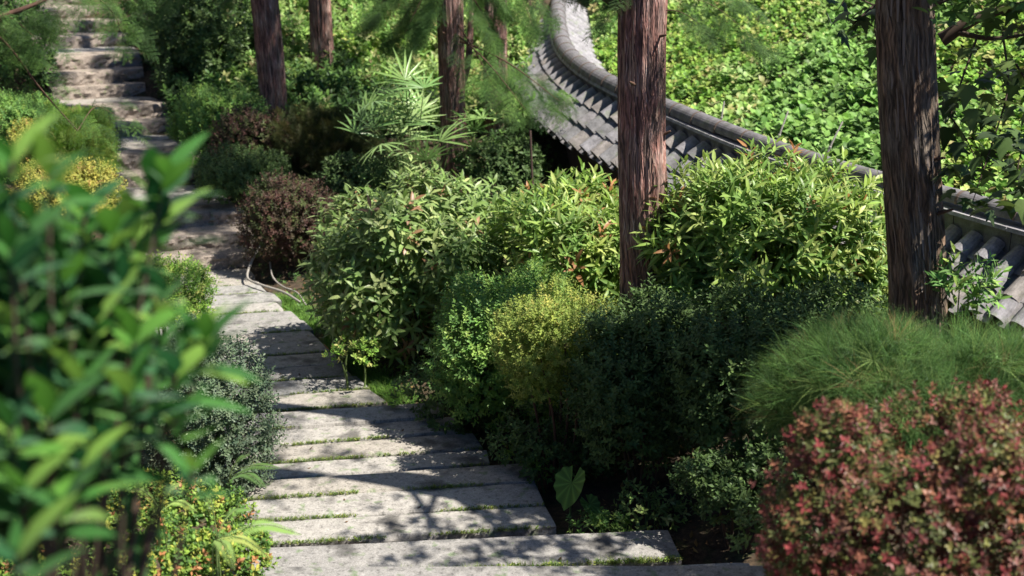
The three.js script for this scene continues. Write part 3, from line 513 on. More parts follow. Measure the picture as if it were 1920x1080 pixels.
// ---------------------------------------------------------------- ground cover beyond the wall and on the rear bank
srand(51);
{
  const list = [];
  for (let i = 0; i < 90000 && list.length < 46000; i++) {
    const d = rr(7, 34), wx = wallX(d), x = wx + 0.62 + Math.pow(R(), 1.2) * 11, z = -d, h = ground(x, z);
    const lump = fbm(x * 0.9, 3, z * 0.9, 3); const y = h + 0.06 + 0.5 * Math.max(0, lump + 0.3) * R();
    const u = x / (d * cP - (y - EYE) * sP); if (u > 0.50 || u < -0.02) continue; if (fbm(x * 1.6, 7, z * 1.6, 2) < -0.6) continue; const sp = fbm(x * 0.5, 21, z * 0.5, 2);
    list.push({ p: V(x, y, z), n: V(rr(-0.35, 0.5), 0.85 + R() * 0.4, rr(-0.2, 0.7)).normalize(), s: (sp > 0.08 ? 0.75 : 1) * rr(0.5, 1.2), c: tint(sp > 0.08 ? P.lime : sp < -0.12 ? P.conifer2 : P.hill, 0.3) });
  }
  const m = scatter('ground_cover', G.broad, M.leaf, list, scene); m.userData.label = 'sunlit creeping green leaves that cover the slope beyond the wall'; m.userData.category = 'ground cover';
  const l2 = [];
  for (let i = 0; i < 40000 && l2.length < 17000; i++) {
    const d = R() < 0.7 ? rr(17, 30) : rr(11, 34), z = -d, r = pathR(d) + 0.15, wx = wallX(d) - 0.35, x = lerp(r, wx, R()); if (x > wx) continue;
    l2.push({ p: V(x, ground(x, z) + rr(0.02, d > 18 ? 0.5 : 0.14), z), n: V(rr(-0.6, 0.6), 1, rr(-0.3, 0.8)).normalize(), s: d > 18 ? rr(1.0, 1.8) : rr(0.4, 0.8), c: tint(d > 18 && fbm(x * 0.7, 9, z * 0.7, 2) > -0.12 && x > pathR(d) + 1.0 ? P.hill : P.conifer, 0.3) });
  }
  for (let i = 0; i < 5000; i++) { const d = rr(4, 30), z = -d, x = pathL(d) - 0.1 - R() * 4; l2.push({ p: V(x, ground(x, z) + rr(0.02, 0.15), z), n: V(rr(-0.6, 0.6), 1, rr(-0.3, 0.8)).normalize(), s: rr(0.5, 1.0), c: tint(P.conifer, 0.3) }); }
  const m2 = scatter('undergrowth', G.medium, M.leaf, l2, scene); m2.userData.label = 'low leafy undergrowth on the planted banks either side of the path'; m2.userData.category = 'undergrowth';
}

// ---------------------------------------------------------------- trees
srand(61);
// trunk axis from two points seen (foot, and where it leaves the frame) and on upwards
function trunkOf(o, base, foot, top, rad, height, mat, { ridge = 0.14, knots = [], strips = 70, stubs = 4 } = {}) {
  const dir = top.clone().sub(foot).normalize(), low = foot.clone().addScaledVector(dir, -(foot.y - base.y + 0.15) / dir.y), pts = [low];
  const tot = height, k = 6; for (let i = 1; i <= k; i++) pts.push(low.clone().addScaledVector(dir, tot * i / k).add(V(0.10 * nz(i * 0.9, foot.x, 1), 0, 0.10 * nz(1, foot.x, i * 0.9))));
  const loc = pts.map((p) => p.clone().sub(base)), off = R() * 40;
  const rel = (a, s, r0) => { const c = Math.cos(a), q = Math.sin(a), w = s * 0.35; let v = ridge * r0 * (0.9 * fbm(c * 2.2 + off, q * 2.2, w * 1.2, 2) + 0.75 * nz(c * 7 + off, q * 7 + w * 0.3, w * 1.6) + 0.5 * nz(c * 15 + off, q * 15, s * 1.1)); v += r0 * 0.28 * Math.exp(-s * 2.6) * (0.75 + 0.6 * nz(c * 2 + off, q * 2, 3)); for (const [ks, ka, kr] of knots) { const da = Math.atan2(Math.sin(a - ka), Math.cos(a - ka)); v += kr * Math.exp(-((s - ks) ** 2 / 0.006 + da * da / 0.12)); } return v; };
  part('trunk', tube(loc, [rad, rad * 0.97, rad * 0.93, rad * 0.82, rad * 0.62, rad * 0.36, 0.03], 72, 170, rel, 1 / 1.2), mat, o);
  const CL = new THREE.CatmullRomCurve3(loc), len = CL.getLength(), peel = [], rAt = (t) => { const q = [rad, rad * 0.97, rad * 0.93, rad * 0.82, rad * 0.62, rad * 0.36, 0.03], f = t * 6, m = Math.min(5, Math.floor(f)); return lerp(q[m], q[m + 1], f - m); };
  for (let i = 0; i < strips; i++) {
    const s0 = rr(0.2, 4.2), a0 = R() * 6.283, L = rr(0.08, 0.34), wd = rr(0.008, 0.022), n = 5, pos = [], idx = [], uv = [], drift = rr(-0.25, 0.25), curlUp = rr(0.004, 0.03), curlDn = rr(0.002, 0.02);
    for (let q = 0; q <= n; q++) { const t = q / n, S = s0 + L * t, p = CL.getPointAt(S / len), a = a0 + drift * t * L, r = rAt(S / len) + rel(a, S, rAt(S / len)) + 0.003 + curlUp * t ** 3 + curlDn * (1 - t) ** 3, w = wd * (1 - 0.75 * Math.abs(t - 0.5) * 1.6) / r; for (const e of [-0.5, 0.5]) { const b = a + e * w; pos.push(p.x + Math.cos(b) * r, p.y, p.z - Math.sin(b) * r); uv.push(a0 + e * wd, S / 1.2); } if (q < n) { const z = q * 2; idx.push(z, z + 1, z + 2, z + 1, z + 3, z + 2); } }
    peel.push(geom(pos, idx, uv));
  }
  if (peel.length) part('bark_strips', mergeGeometries(peel), mat === M.barkWarm ? M.peelWarm : M.peelGrey, o, 'stuff');
  for (let i = 0; i < stubs; i++) { const S = rr(0.9, 3.4), p = CL.getPointAt(S / len), a = R() * 6.283, r = rAt(S / len), d = V(Math.cos(a), rr(0.1, 0.6), -Math.sin(a)), L = rr(0.03, 0.12); part('branch_stub', tube([p.clone().addScaledVector(d, r * 0.7), p.clone().addScaledVector(d, r + L * 0.5), p.clone().addScaledVector(d, r + L)], [0.014, 0.011, 0.007], 6, 5), M.twigRed, o); }
  const C = new THREE.CatmullRomCurve3(pts); return (t) => C.getPointAt(clamp(t, 0, 1));
}
// branch with feathery sprays; all in world coordinates
function bough(o, base, a, b, sag, r0, list, { n = 50, pal = P.conifer, size = 1, wide = 0.3, start = 0.25, mat = M.twigRed } = {}) {
  const m = a.clone().lerp(b, 0.5).add(V(0, sag, 0)), c = new THREE.CatmullRomCurve3([a, m, b]);
  part('branch', tube([a, m, b].map((p) => p.clone().sub(base)), [r0, r0 * 0.6, r0 * 0.15], 6, 10), mat, o);
  const T = b.clone().sub(a).normalize(), lat = T.clone().cross(UP).normalize(), len = a.distanceTo(b);
  for (let i = 0; i < n; i++) {
    const t = lerp(start, 1, Math.sqrt(R())), p = c.getPoint(t), s = rr(-1, 1), w = wide * len * (1.1 - 0.6 * t);
    p.addScaledVector(lat, s * w).add(V(0, -Math.abs(s) * w * 0.25 + rr(-0.12, 0.06) * len * 0.5, 0));
    list.push({ p, n: T.clone().multiplyScalar(rr(0.3, 1)).addScaledVector(lat, Math.sign(s) * rr(0.2, 1)).add(V(0, rr(-0.7, 0.1), 0)).normalize(), a: rr(-0.7, 0.7), s: size * rr(0.75, 1.25), c: tint(pal, 0.25) });
  }
}
function conifer(label, { foot, top, rad, height, crownFrom = 0.5, boughs = 18, reach = 1.5, spray = 34, mat = M.barkWarm, low = [], dense = 1, knots = [], forks = [], strips = 50 }) {
  const f = deep(...foot), tp = upright(f, top[0]), base = V(f.x, ground(f.x, f.z), f.z), o = thing('redwood_tree', label, 'tree', base, 'feathery conifers along the bank');
  const ax = trunkOf(o, base, f, tp, rad, height, mat, { knots, strips }), list = [];
  for (let i = 0; i < boughs; i++) {
    const t = crownFrom + (0.97 - crownFrom) * (i / (boughs - 1)), p = ax(t), a = i * 2.399 + rr(-0.3, 0.3), L = reach * (1 - 0.78 * (t - crownFrom) / (1 - crownFrom)) * rr(0.8, 1.15);
    bough(o, base, p, p.clone().add(V(Math.cos(a) * L, L * rr(-0.1, 0.25), Math.sin(a) * L)), 0.06 * L, 0.03 * (1.1 - t), list, { n: Math.round(spray * dense * (0.4 + 0.6 * L / reach)) });
  }
  for (const [ft, x, y, z, n, sag = 0.05, size = 1, wide = 0.3, r0 = 0.016, start = 0.25] of low) bough(o, base, ax(ft), deep(x, y, z), sag, r0, list, { n, size, wide, start });
  for (const [pts, r0] of forks) part('branch', tube(pts.map((q) => deep(...q).sub(base)), [r0, r0 * 0.8, r0 * 0.4], 8, 12), mat, o);
  scatter('crown', G.spray, M.matte, list, o, base, FWD);
  return o;
}
// [height fraction on the trunk, end pixel x, y, depth, sprays, sag, size, width]
conifer('leaning reddish conifer trunk beside the sunlit steps', { foot: [513, 232, 18.6], top: [497, 0, 18.9], rad: 0.185, height: 9.5, crownFrom: 0.39, reach: 1.15, boughs: 16, spray: 26, low: [[0.36, 330, -20, 18.0, 40, 0.1, 0.8], [0.35, 280, 40, 17.8, 40, 0.12, 0.8], [0.36, 210, 50, 18.2, 36, 0.15, 0.8], [0.34, 420, 10, 18.0, 22, 0.1, 0.8]] });
conifer('straight conifer trunk standing behind the brown-green round bush', { foot: [609, 205, 20.6], top: [602, 0, 21.0], rad: 0.175, height: 10, crownFrom: 0.38, boughs: 16, reach: 1.1, spray: 34, low: [[0.32, 740, 30, 19.5, 40, 0.1, 0.8], [0.32, 720, -10, 19.0, 40, 0.1, 0.8]] });
conifer('dark forked conifer trunk rising from the pale-leaved bush', { foot: [853, 330, 16.8], top: [846, 0, 17.2], rad: 0.165, height: 10, crownFrom: 0.33, reach: 1.9, boughs: 26, spray: 46, low: [[0.27, 735, 72, 16.4, 26, 0.22, 0.8, 0.25, 0.02], [0.31, 690, 30, 16.2, 130, 0.1, 0.65, 0.5], [0.30, 750, 80, 16.0, 110, 0.1, 0.65, 0.55], [0.30, 930, 70, 16.2, 100, 0.05, 0.65, 0.5], [0.21, 1050, 190, 15.6, 80, 0.10, 0.75, 0.14], [0.22, 985, 205, 15.4, 70, 0.08, 0.75, 0.2], [0.24, 930, 170, 15.8, 45, 0.05, 0.75], [0.31, 950, 20, 16.4, 70, 0.1, 0.75], [0.33, 1030, 20, 16.0, 30, 0.15, 0.7], [0.31, 790, 50, 16.2, 110, 0.05, 0.75], [0.50, 700, -330, 14.0, 90, 0.1, 0.9, 0.35], [0.54, 760, -380, 13.8, 90, 0.1, 0.9, 0.35], [0.50, 630, -310, 14.2, 90, 0.1, 0.9, 0.35], [0.58, 820, -440, 13.2, 80, 0.1, 0.9, 0.35]], forks: [[[[862, 180, 16.7], [878, 110, 16.6], [884, 20, 16.7], [888, -60, 16.8]], 0.05]] });  // last four low boughs are added above the frame to shade the lower steps
conifer('dim conifer trunk half hidden in needles next to the tiled wall end', { foot: [930, 230, 18.4], top: [926, 0, 18.7], rad: 0.17, height: 9, low: [[0.3, 1000, 50, 17.8, 45, 0.1, 0.75], [0.3, 880, 50, 18.0, 45, 0.1, 0.75]] });
conifer('thick reddish trunk with peeling bark lit from its right side', { foot: [1213, 540, 10.0], top: [1216, 0, 10.2], rad: 0.185, height: 10.5, strips: 190, knots: [[1.2, 0.4, 0.03], [2.3, 5.5, 0.03]], crownFrom: 0.55, boughs: 18, reach: 1.4, low: [[0.36, 1110, -20, 9.6, 34, 0.05, 0.6, 0.35, 0.02], [0.35, 1130, 40, 9.4, 18, 0.12, 0.55, 0.25, 0.005], [0.35, 1430, 85, 9.5, 46, 0.15, 0.6, 0.3, 0.006], [0.34, 1340, 70, 9.3, 30, 0.1, 0.6, 0.3, 0.005], [0.37, 1400, 10, 9.4, 34, 0.1, 0.6, 0.3, 0.006]], forks: [[[[1205, 70, 9.9], [1172, 25, 9.7], [1115, -15, 9.5]], 0.045]] });

// broadleaved tree at the right
srand(71);
{
  const f = deep(1712, 592, 8.2), tp = upright(f, 1708), base = V(f.x, ground(f.x, f.z), f.z);
  const o = thing('maple_tree', 'darkest thick trunk with fissured bark and a leafy side branch', 'tree', base);
  const ax = trunkOf(o, base, f, tp, 0.178, 9, M.barkGrey, { ridge: 0.16, strips: 150, knots: [[1.75, 0.1, 0.06], [1.0, 0.5, 0.04], [0.7, 5.6, 0.035]] });
  // lobed leaf, 5 points, with a stalk end at the origin
  const lobed = (s) => { const pts = [[0, 0], [0.18, -0.03], [0.5, 0.12], [0.30, 0.26], [0.55, 0.55], [0.22, 0.52], [0, 1.05], [-0.22, 0.52], [-0.55, 0.55], [-0.30, 0.26], [-0.5, 0.12], [-0.18, -0.03]]; const pos = [0, 0.02 * s, 0.38 * s], col = [1.1, 1.1, 1.1], idx = []; pts.forEach(([x, z]) => { pos.push(x * s, -0.12 * s * (x * x * 2 + Math.max(0, z - 0.4)) , z * s); col.push(1, 1, 1); }); for (let i = 0; i < pts.length; i++) idx.push(0, 1 + (i + 1) % pts.length, 1 + i); return geom(pos, idx, null, col); };
  const lg = [lobed(0.13), lobed(0.15), lobed(0.105)];
  const lm = [[0.03, 0.06, 0.016], [0.045, 0.085, 0.02], [0.07, 0.13, 0.03], [0.11, 0.17, 0.04]].map((c) => leafMat({ color: new THREE.Color(...c), transmission: 0.25 }));
  const twigs = [
    [[1765, 75, 8.3], [1830, 35, 8.2], [1930, 5, 8.1], 0.05], [[1790, 60, 8.25], [1860, 72, 8.1], [1940, 62, 8.0], 0.02],
    [[1832, 70, 8.15], [1800, 160, 8.0], [1782, 218, 7.95], 0.008], [[1782, 218, 7.95], [1812, 262, 7.9], [1838, 318, 7.85], 0.006], [[1880, 60, 8.1], [1890, 160, 8.0], [1870, 240, 7.9], 0.008],
    [[1925, 62, 8.0], [1930, 200, 7.9], [1905, 330, 7.8], 0.009], [[1890, 180, 8.0], [1850, 300, 7.9], [1820, 390, 7.85], 0.006], [[1700, -20, 8.2], [1640, 10, 8.0], [1600, 45, 7.9], 0.012], [[1650, 5, 8.0], [1640, 50, 7.95], [1648, 95, 7.95], 0.006], [[1640, 10, 8.0], [1590, -5, 7.9], [1570, 20, 7.9], 0.006],
    [[1905, 120, 8.0], [1940, 180, 7.9], [1960, 260, 7.8], 0.008]];
  for (const [a, b, c, r] of twigs) part('branch', tube([a, b, c].map((q) => deep(...q).sub(base)), [r, r * 0.75, r * 0.4], 7, 12), M.twig, o);
  const spots = []; // [x, y, depth, how many, spread px]
  for (const s of [[1790, 150, 8, 6, 28], [1850, 130, 7.9, 10, 40], [1900, 150, 7.9, 9, 35], [1800, 210, 7.9, 7, 30], [1860, 220, 7.85, 11, 45], [1905, 230, 7.8, 8, 30], [1830, 280, 7.8, 11, 45], [1890, 290, 7.8, 10, 40], [1800, 330, 7.8, 6, 30], [1850, 360, 7.8, 12, 45], [1905, 350, 7.75, 9, 30], [1880, 30, 8.0, 7, 35], [1820, 20, 8.1, 5, 40], [1570, 18, 7.9, 4, 22], [1600, 45, 7.9, 6, 24], [1640, 75, 7.9, 6, 22], [1630, 20, 8, 5, 22], [1900, 90, 8, 6, 30]]) spots.push(s);
  for (const [x, y, z, n, sp] of spots) for (let i = 0; i < n; i++) {
    const p = deep(x + rr(-sp, sp), y + rr(-sp, sp), z + rr(-0.25, 0.25)).sub(base), m = part('leaf', pick(lg), pick(lm), o);
    m.position.copy(p); m.rotation.set(rr(0.1, 1.3), rr(0, 6.28), rr(-0.4, 0.4), 'YXZ');
  }
  const list = [];
  for (let i = 0; i < 26; i++) {
    const lowB = i < 13, t = lowB ? 0.37 + 0.014 * i : 0.72 + 0.26 * (i - 13) / 12, p = ax(t), a = lowB ? lerp(-0.3, 1.5, (i * 0.618) % 1) : i * 2.399 + 0.4, L = (lowB ? rr(1.2, 2.2) : 1.0 * (1.5 - t)) * rr(0.85, 1.1), e = p.clone().add(V(Math.cos(a) * L, L * (lowB ? rr(-0.05, 0.2) : rr(0.1, 0.5)), Math.sin(a) * L)), m = p.clone().lerp(e, 0.5).add(V(0, 0.12, 0));  // extra low boughs, out of view, put there to shade hedge and near slabs
    part('branch', tube([p, m, e].map((q) => q.clone().sub(base)), [0.035, 0.022, 0.006], 6, 8), M.barkGrey, o);
    const c = new THREE.CatmullRomCurve3([p, m, e]);
    for (let k = 0; k < (lowB ? 60 : 28); k++) { const q = c.getPoint(lerp(0.3, 1, Math.sqrt(R()))).add(V(rr(-0.55, 0.55), rr(-0.35, 0.35), rr(-0.55, 0.55))); list.push({ p: q, n: V(rr(-0.7, 0.7), rr(-0.2, 1), rr(-0.7, 0.7)).normalize(), s: rr(0.8, 1.3), c: tint(P.conifer, 0.25) }); }
  }
  scatter('crown', G.medium, M.leaf, list, o, base);
}

// hanging conifer branches of a tree whose trunk stands outside the frame at the left
srand(81);
{
  const f = deep(-70, 560, 11.5), base = V(f.x, ground(f.x, f.z), f.z), o = thing('redwood_tree', 'conifer at the frame edge whose bare branch crosses the top stairs corner', 'tree', base, 'feathery conifers along the bank');
  const ax = trunkOf(o, base, f, upright(f, -85), 0.15, 8.5, M.barkWarm), list = [];
  for (let i = 0; i < 16; i++) { const t = 0.5 + 0.46 * i / 15, p = ax(t), a = i * 2.4 + 1, L = 1.7 * (1.4 - t); bough(o, base, p, p.clone().add(V(Math.cos(a) * L, 0.1, Math.sin(a) * L)), 0.05, 0.016, list, { n: 34 }); }
  const add = (pts, r0, n, size = 0.9) => { const w = pts.map((q) => deep(...q)), c = new THREE.CatmullRomCurve3(w); part('branch', tube(w.map((p) => p.clone().sub(base)), [r0, r0 * 0.8, r0 * 0.4], 7, 14), M.twigRed, o); for (let i = 0; i < n; i++) { const t = rr(0.35, 1), p = c.getPoint(t).add(V(rr(-0.25, 0.25), rr(-0.22, 0.1), rr(-0.25, 0.25))); list.push({ p, n: V(rr(-0.2, 1), rr(-0.9, 0), rr(-0.5, 0.5)).normalize(), a: rr(-0.6, 0.6), s: size * rr(0.7, 1.1), c: tint(P.conifer, 0.25) }); } };
  add([[-80, 70, 11.6], [0, 32, 11.7], [55, 12, 11.8], [110, -12, 12]], 0.03, 30);
  add([[-70, 20, 11.6], [5, 75, 11.8], [75, 165, 12.2], [145, 245, 12.6]], 0.014, 26, 0.8);
  add([[-40, 0, 11.7], [30, 40, 12], [70, 75, 12.2]], 0.01, 34, 0.7);
  add([[20, -40, 11.8], [130, -10, 12.4], [230, 0, 13]], 0.012, 26, 0.7);
  add([[100, -40, 12], [200, 10, 13], [232, 60, 13.4]], 0.01, 26, 0.7);
  add([[145, 245, 12.6], [180, 200, 12.8], [215, 215, 13]], 0.006, 24, 0.7);
  scatter('crown', G.spray, M.matte, list, o, base, FWD);
}

// ---------------------------------------------------------------- fan palm
srand(91);
{
  const c = deep(775, 265, 15.8), base = V(c.x, ground(c.x, c.z), c.z), o = thing('fan_palm', 'clump of fan palm with narrow fingered leaves behind the pale bush', 'palm', base);
  const finger = leafGeo(0.46, 0.036, { seg: 3, fold: 0.3, droop: 0.3, shape: (t) => 1 - 0.55 * t });
  const fan = () => { const g = []; const n = 8 + Math.floor(R() * 4); for (let k = 0; k < n; k++) { const a = lerp(-1.35, 1.35, k / (n - 1)) + rr(-0.06, 0.06); g.push(placed(finger, V(0, 0, 0), new THREE.Euler(rr(-0.1, 0.2), a, 0, 'YXZ'), rr(0.85, 1.05) * (1 - 0.12 * Math.abs(a)))); } return mergeGeometries(g); };
  const fans = [fan(), fan(), fan(), fan()], mats = [[0.22, 0.36, 0.10], [0.30, 0.42, 0.16], [0.15, 0.28, 0.08]].map((q) => leafMat({ color: new THREE.Color(...q), clearcoat: 0.7, clearcoatRoughness: 0.3 }));
  const heads = [[690, 205], [730, 225], [700, 240], [762, 190], [795, 165], [742, 285], [775, 262], [800, 300], [805, 235], [890, 245], [905, 222], [885, 275], [760, 150], [720, 175], [790, 205], [668, 250], [715, 270], [770, 225], [680, 225], [735, 200], [755, 250], [825, 265], [870, 235], [785, 285], [745, 165], [700, 190]].map(([x, y]) => [x, y, rr(15.0, 15.9)]);
  for (const h of heads) {
    const p = deep(...h).sub(base), root = V(p.x * 0.35 + rr(-0.1, 0.1), 0, p.z * 0.35), st = part('stalk', tube([root, V(lerp(root.x, p.x, 0.3), p.y * 0.7, lerp(root.z, p.z, 0.3)), p], [0.009, 0.007, 0.005], 5, 8), M.greenStem, o);
    const m = part('frond', pick(fans), pick(mats), o); m.position.copy(p); const out = Math.atan2(p.x - root.x, p.z - root.z);
    m.scale.setScalar(1.15); m.rotation.set(rr(-1.0, -0.15), (R() < 0.6 ? Math.PI : 0) + rr(-0.9, 0.9), rr(-0.3, 0.3), 'YXZ');
  }
}

// ---------------------------------------------------------------- blurred foreground bush
srand(101);
{
  const NEAR = 0.84, base = V(-0.92, ground(-0.92, -2.1), -2.1), o = thing('leafy_shrub', 'tall glossy green shrub with long leaves, out of focus nearest the camera', 'shrub', base);
  const lf = [leafGeo(0.165, 0.052, { seg: 5, fold: 0.22, droop: 0.35, shape: lanc }), leafGeo(0.15, 0.054, { seg: 5, fold: 0.15, droop: 0.6, shape: lanc, twist: 0.4 }), leafGeo(0.14, 0.044, { seg: 5, fold: 0.25, droop: 0.1, shape: lanc, twist: -0.3 })];
  const mats = [[0.03, 0.12, 0.02], [0.045, 0.17, 0.024], [0.025, 0.11, 0.035], [0.09, 0.24, 0.03], [0.16, 0.30, 0.045]].map((c) => leafMat({ color: new THREE.Color(...c), clearcoat: 0.12, clearcoatRoughness: 0.4, transmission: 0.4 }));
  const tips = [[310, 330, 2.9], [285, 350, 3.0], [90, 330, 2.6], [20, 300, 2.5], [60, 420, 2.7], [160, 400, 2.9], [210, 440, 2.9], [300, 420, 3.0], [120, 500, 2.7], [20, 470, 2.5], [230, 530, 2.9], [300, 560, 3.0], [350, 640, 2.9], [385, 640, 2.85], [330, 700, 2.8], [250, 640, 2.8], [180, 600, 2.8], [90, 620, 2.7], [20, 620, 2.6], [150, 720, 2.7], [240, 740, 2.7], [330, 780, 2.8], [360, 880, 2.75], [200, 840, 2.7], [90, 780, 2.6], [20, 800, 2.5], [40, 920, 2.5], [110, 950, 2.5], [30, 1040, 2.4], [150, 870, 2.6], [170, 520, 3.2], [250, 450, 3.3], [60, 560, 3.1], [130, 660, 3.2], [280, 680, 3.2], [60, 720, 3.1], [190, 780, 3.2], [0, 390, 2.8]];
  const rootAt = V(0, -0.05, 0), inner = []; let nLeaf = 0;
  for (const t of tips) {
    t[2] *= NEAR; const p = deep(...t).sub(base), j = V(p.x * 0.45 + rr(-0.05, 0.05), p.y * 0.55, p.z * 0.45 + rr(-0.05, 0.05));
    part('stem', tube([rootAt.clone().add(V(rr(-0.2, 0.12), 0, rr(-0.15, 0.15))), j, p], [0.006, 0.0045, 0.003], 6, 10), M.twig, o);
    const dir = p.clone().sub(j).normalize().add(V(0, 0.35, 0)).normalize(), n = 7;
    for (let k = 0; k < n && nLeaf < 296; k++, nLeaf++) {
      const m = part('leaf', pick(lf), pick(mats), o), back = k / n * 0.07; m.position.copy(p).addScaledVector(dir, -back);
      const a = k * 2.4 + rr(-0.3, 0.3), q = new THREE.Quaternion().setFromUnitVectors(UP, dir), q2 = new THREE.Quaternion().setFromEuler(new THREE.Euler(-Math.PI / 2 + lerp(0.5, 1.35, k / n) + rr(-0.2, 0.2), a, 0, 'YXZ')); m.quaternion.copy(q.multiply(q2)); m.scale.setScalar(NEAR * rr(0.6, 1.15));
    }
  }
  const g = rosette(7, lf[0], { open: 1.1, spread: 0.5, rise: 0.01 });
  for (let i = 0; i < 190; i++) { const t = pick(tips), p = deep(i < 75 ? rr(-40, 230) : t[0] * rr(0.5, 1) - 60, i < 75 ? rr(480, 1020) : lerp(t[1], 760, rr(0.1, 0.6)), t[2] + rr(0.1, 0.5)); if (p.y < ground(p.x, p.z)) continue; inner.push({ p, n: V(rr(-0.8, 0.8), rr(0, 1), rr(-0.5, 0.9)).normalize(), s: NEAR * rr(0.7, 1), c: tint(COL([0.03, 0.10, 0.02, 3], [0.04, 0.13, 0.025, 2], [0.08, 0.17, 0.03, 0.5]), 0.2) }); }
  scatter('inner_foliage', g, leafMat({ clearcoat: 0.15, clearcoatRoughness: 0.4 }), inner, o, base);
}

// ---------------------------------------------------------------- ferns, taro, small plants, grass, pipes
srand(111);
function fern(label, fr) { // fr: [rootPx, tipPx, sag]
  const b = deep(...fr[0][0]), base = V(b.x, ground(b.x, b.z), b.z), o = thing('fern', label, 'fern', base, 'ferns at the path edge');
  for (const [ra, tip, sag, c] of fr) {
    const a = deep(...ra).sub(base), e = deep(...tip).sub(base), m = a.clone().lerp(e, 0.5).add(V(0, sag, 0)), cv = new THREE.CatmullRomCurve3([a, m, e]), gs = [], L = a.distanceTo(e);
    const pin = leafGeo(1, 0.17, { seg: 2, fold: 0.1, droop: 0.2, shape: () => 0.9 });
    for (let k = 2; k < 38; k++) for (const s of [-1, 1]) { const t = k / 38, p = cv.getPoint(t), T = cv.getTangent(t), lat = T.clone().cross(UP).normalize().multiplyScalar(s), dir = lat.addScaledVector(T, 0.45).add(V(0, -0.1, 0)).normalize(); const l = L * 0.18 * Math.pow(Math.sin(Math.PI * (0.12 + 0.86 * t)), 0.8); gs.push(pin.clone().applyMatrix4(new THREE.Matrix4().compose(p, new THREE.Quaternion().setFromUnitVectors(FWD, dir), V(l, l, l)))); }
    const f = part('frond', mergeGeometries(gs), leafMat({ color: new THREE.Color(...c) }), o); part('stalk', tube([V(a.x * 0.5, -0.03, a.z * 0.5), a, m, e], [0.004, 0.003, 0.003, 0.001], 5, 14), M.greenStem, f);
  }
}
fern('fern with a dark frond over the pale slab edge', [[[430, 895, 9.1], [528, 878, 9.0], 0.06, [0.07, 0.14, 0.03]], [[430, 900, 9.1], [500, 915, 8.9], 0.08, [0.08, 0.16, 0.04]], [[430, 895, 9.1], [470, 850, 9.1], 0.05, [0.07, 0.14, 0.03]]]);
fern('fern with green and yellow fronds reaching onto the near slabs', [[[415, 1012, 6.5], [566, 1002, 6.7], 0.07, [0.20, 0.33, 0.08]], [[405, 1012, 6.4], [508, 1048, 6.4], 0.06, [0.30, 0.36, 0.09]], [[405, 995, 6.5], [392, 925, 6.5], 0.05, [0.24, 0.31, 0.08]], [[410, 1000, 6.5], [472, 955, 6.7], 0.06, [0.12, 0.23, 0.05]], [[405, 1010, 6.4], [440, 1070, 6.2], 0.05, [0.18, 0.28, 0.07]]]);
fern('small pale fern among the yellow-green bedding plants', [[[300, 960, 6.5], [340, 905, 6.5], 0.05, [0.30, 0.40, 0.10]], [[300, 960, 6.5], [370, 960, 6.4], 0.06, [0.26, 0.38, 0.09]], [[300, 960, 6.5], [240, 920, 6.5], 0.06, [0.22, 0.34, 0.08]]]);
// taro: heart-shaped ribbed leaves
{
  const b = deep(1066, 985, 9.25), base = V(b.x, ground(b.x, b.z), b.z), o = thing('taro_plant', 'big ribbed heart-shaped green leaf beside the slab ends', 'plant', base);
  const heart = (L, W) => { // stalk joins near the notch; pleated between the ribs, edges turned up
    const pos = [], col = [], idx = [], n = 40, m = 6;
    for (let j = 0; j <= n; j++) {
      const a = lerp(-2.85, 2.85, j / n), b = Math.abs(a), rad = b < 1.9 ? lerp(1, 0.70, Math.pow(Math.sin(Math.min(b, 1.57)), 0.7)) : lerp(0.70, 0.62, (b - 1.9) / 0.95), fold = Math.cos(j / n * Math.PI * 2 * 10);
      for (let i = 0; i <= m; i++) { const t = i / m, r = rad * t * (1 + (i === m ? 0.04 * fold : 0)), v = fold > 0.95 ? 1.5 : 0.95 + 0.05 * fold; pos.push(Math.sin(a) * r * W, L * (0.035 * fold * t + 0.22 * Math.abs(Math.sin(a)) * t * t - 0.2 * t * t * Math.max(0, Math.cos(a))), Math.cos(a) * r * L); col.push(v, v * 0.96, v); }
    }
    for (let j = 0; j < n; j++) for (let i = 0; i < m; i++) { const a = j * (m + 1) + i, c = a + m + 1; idx.push(a, a + 1, c, a + 1, c + 1, c); }
    return geom(pos, idx, null, col);
  };
  const big = heart(0.20, 0.17), lm = leafMat({ color: new THREE.Color(0.20, 0.38, 0.06), transmission: 0.45 }), lm2 = leafMat({ color: new THREE.Color(0.13, 0.27, 0.05), transmission: 0.4 });
  for (const [x, y, z, s, rx, ry, rz, mt] of [[1072, 905, 9.2, 1.0, 0.75, -0.5, 0.1, lm], [1105, 945, 9.3, 0.6, 0.5, 0.7, 0.2, lm2], [1128, 968, 9.1, 0.5, 0.4, 0.2, 0, lm2]]) { const p = deep(x, y, z).sub(base); const l = part('leaf', big, mt, o); l.position.copy(p); l.rotation.set(rx, ry, rz, 'YXZ'); l.scale.setScalar(s); part('stalk', tube([V(p.x * 0.3, -0.04, p.z * 0.3), V(p.x * 0.7, p.y * 0.6, p.z * 0.7), p], [0.008, 0.007, 0.005], 6, 8), M.greenStem, o); }
}
const small = (label, at, r, n, pal, geo = G.medium, size = 0.6) => shrub('small_plant', label, 'plant', { at, r, geo, pal, n, size, stems: 3, lumps: 0.3, group: 'small plants beside the slabs', low: -0.9, stemMat: M.greenStem });
small('leafy seedlings below the shaded hedge next to the slab end', [1225, 950, 9.05], [0.26, 0.16, 0.2], 130, P.rhodoPale);
small('low seedlings around the base of the ribbed heart leaf', [1120, 985, 9.0], [0.22, 0.09, 0.15], 90, P.box, G.medium, 0.5);
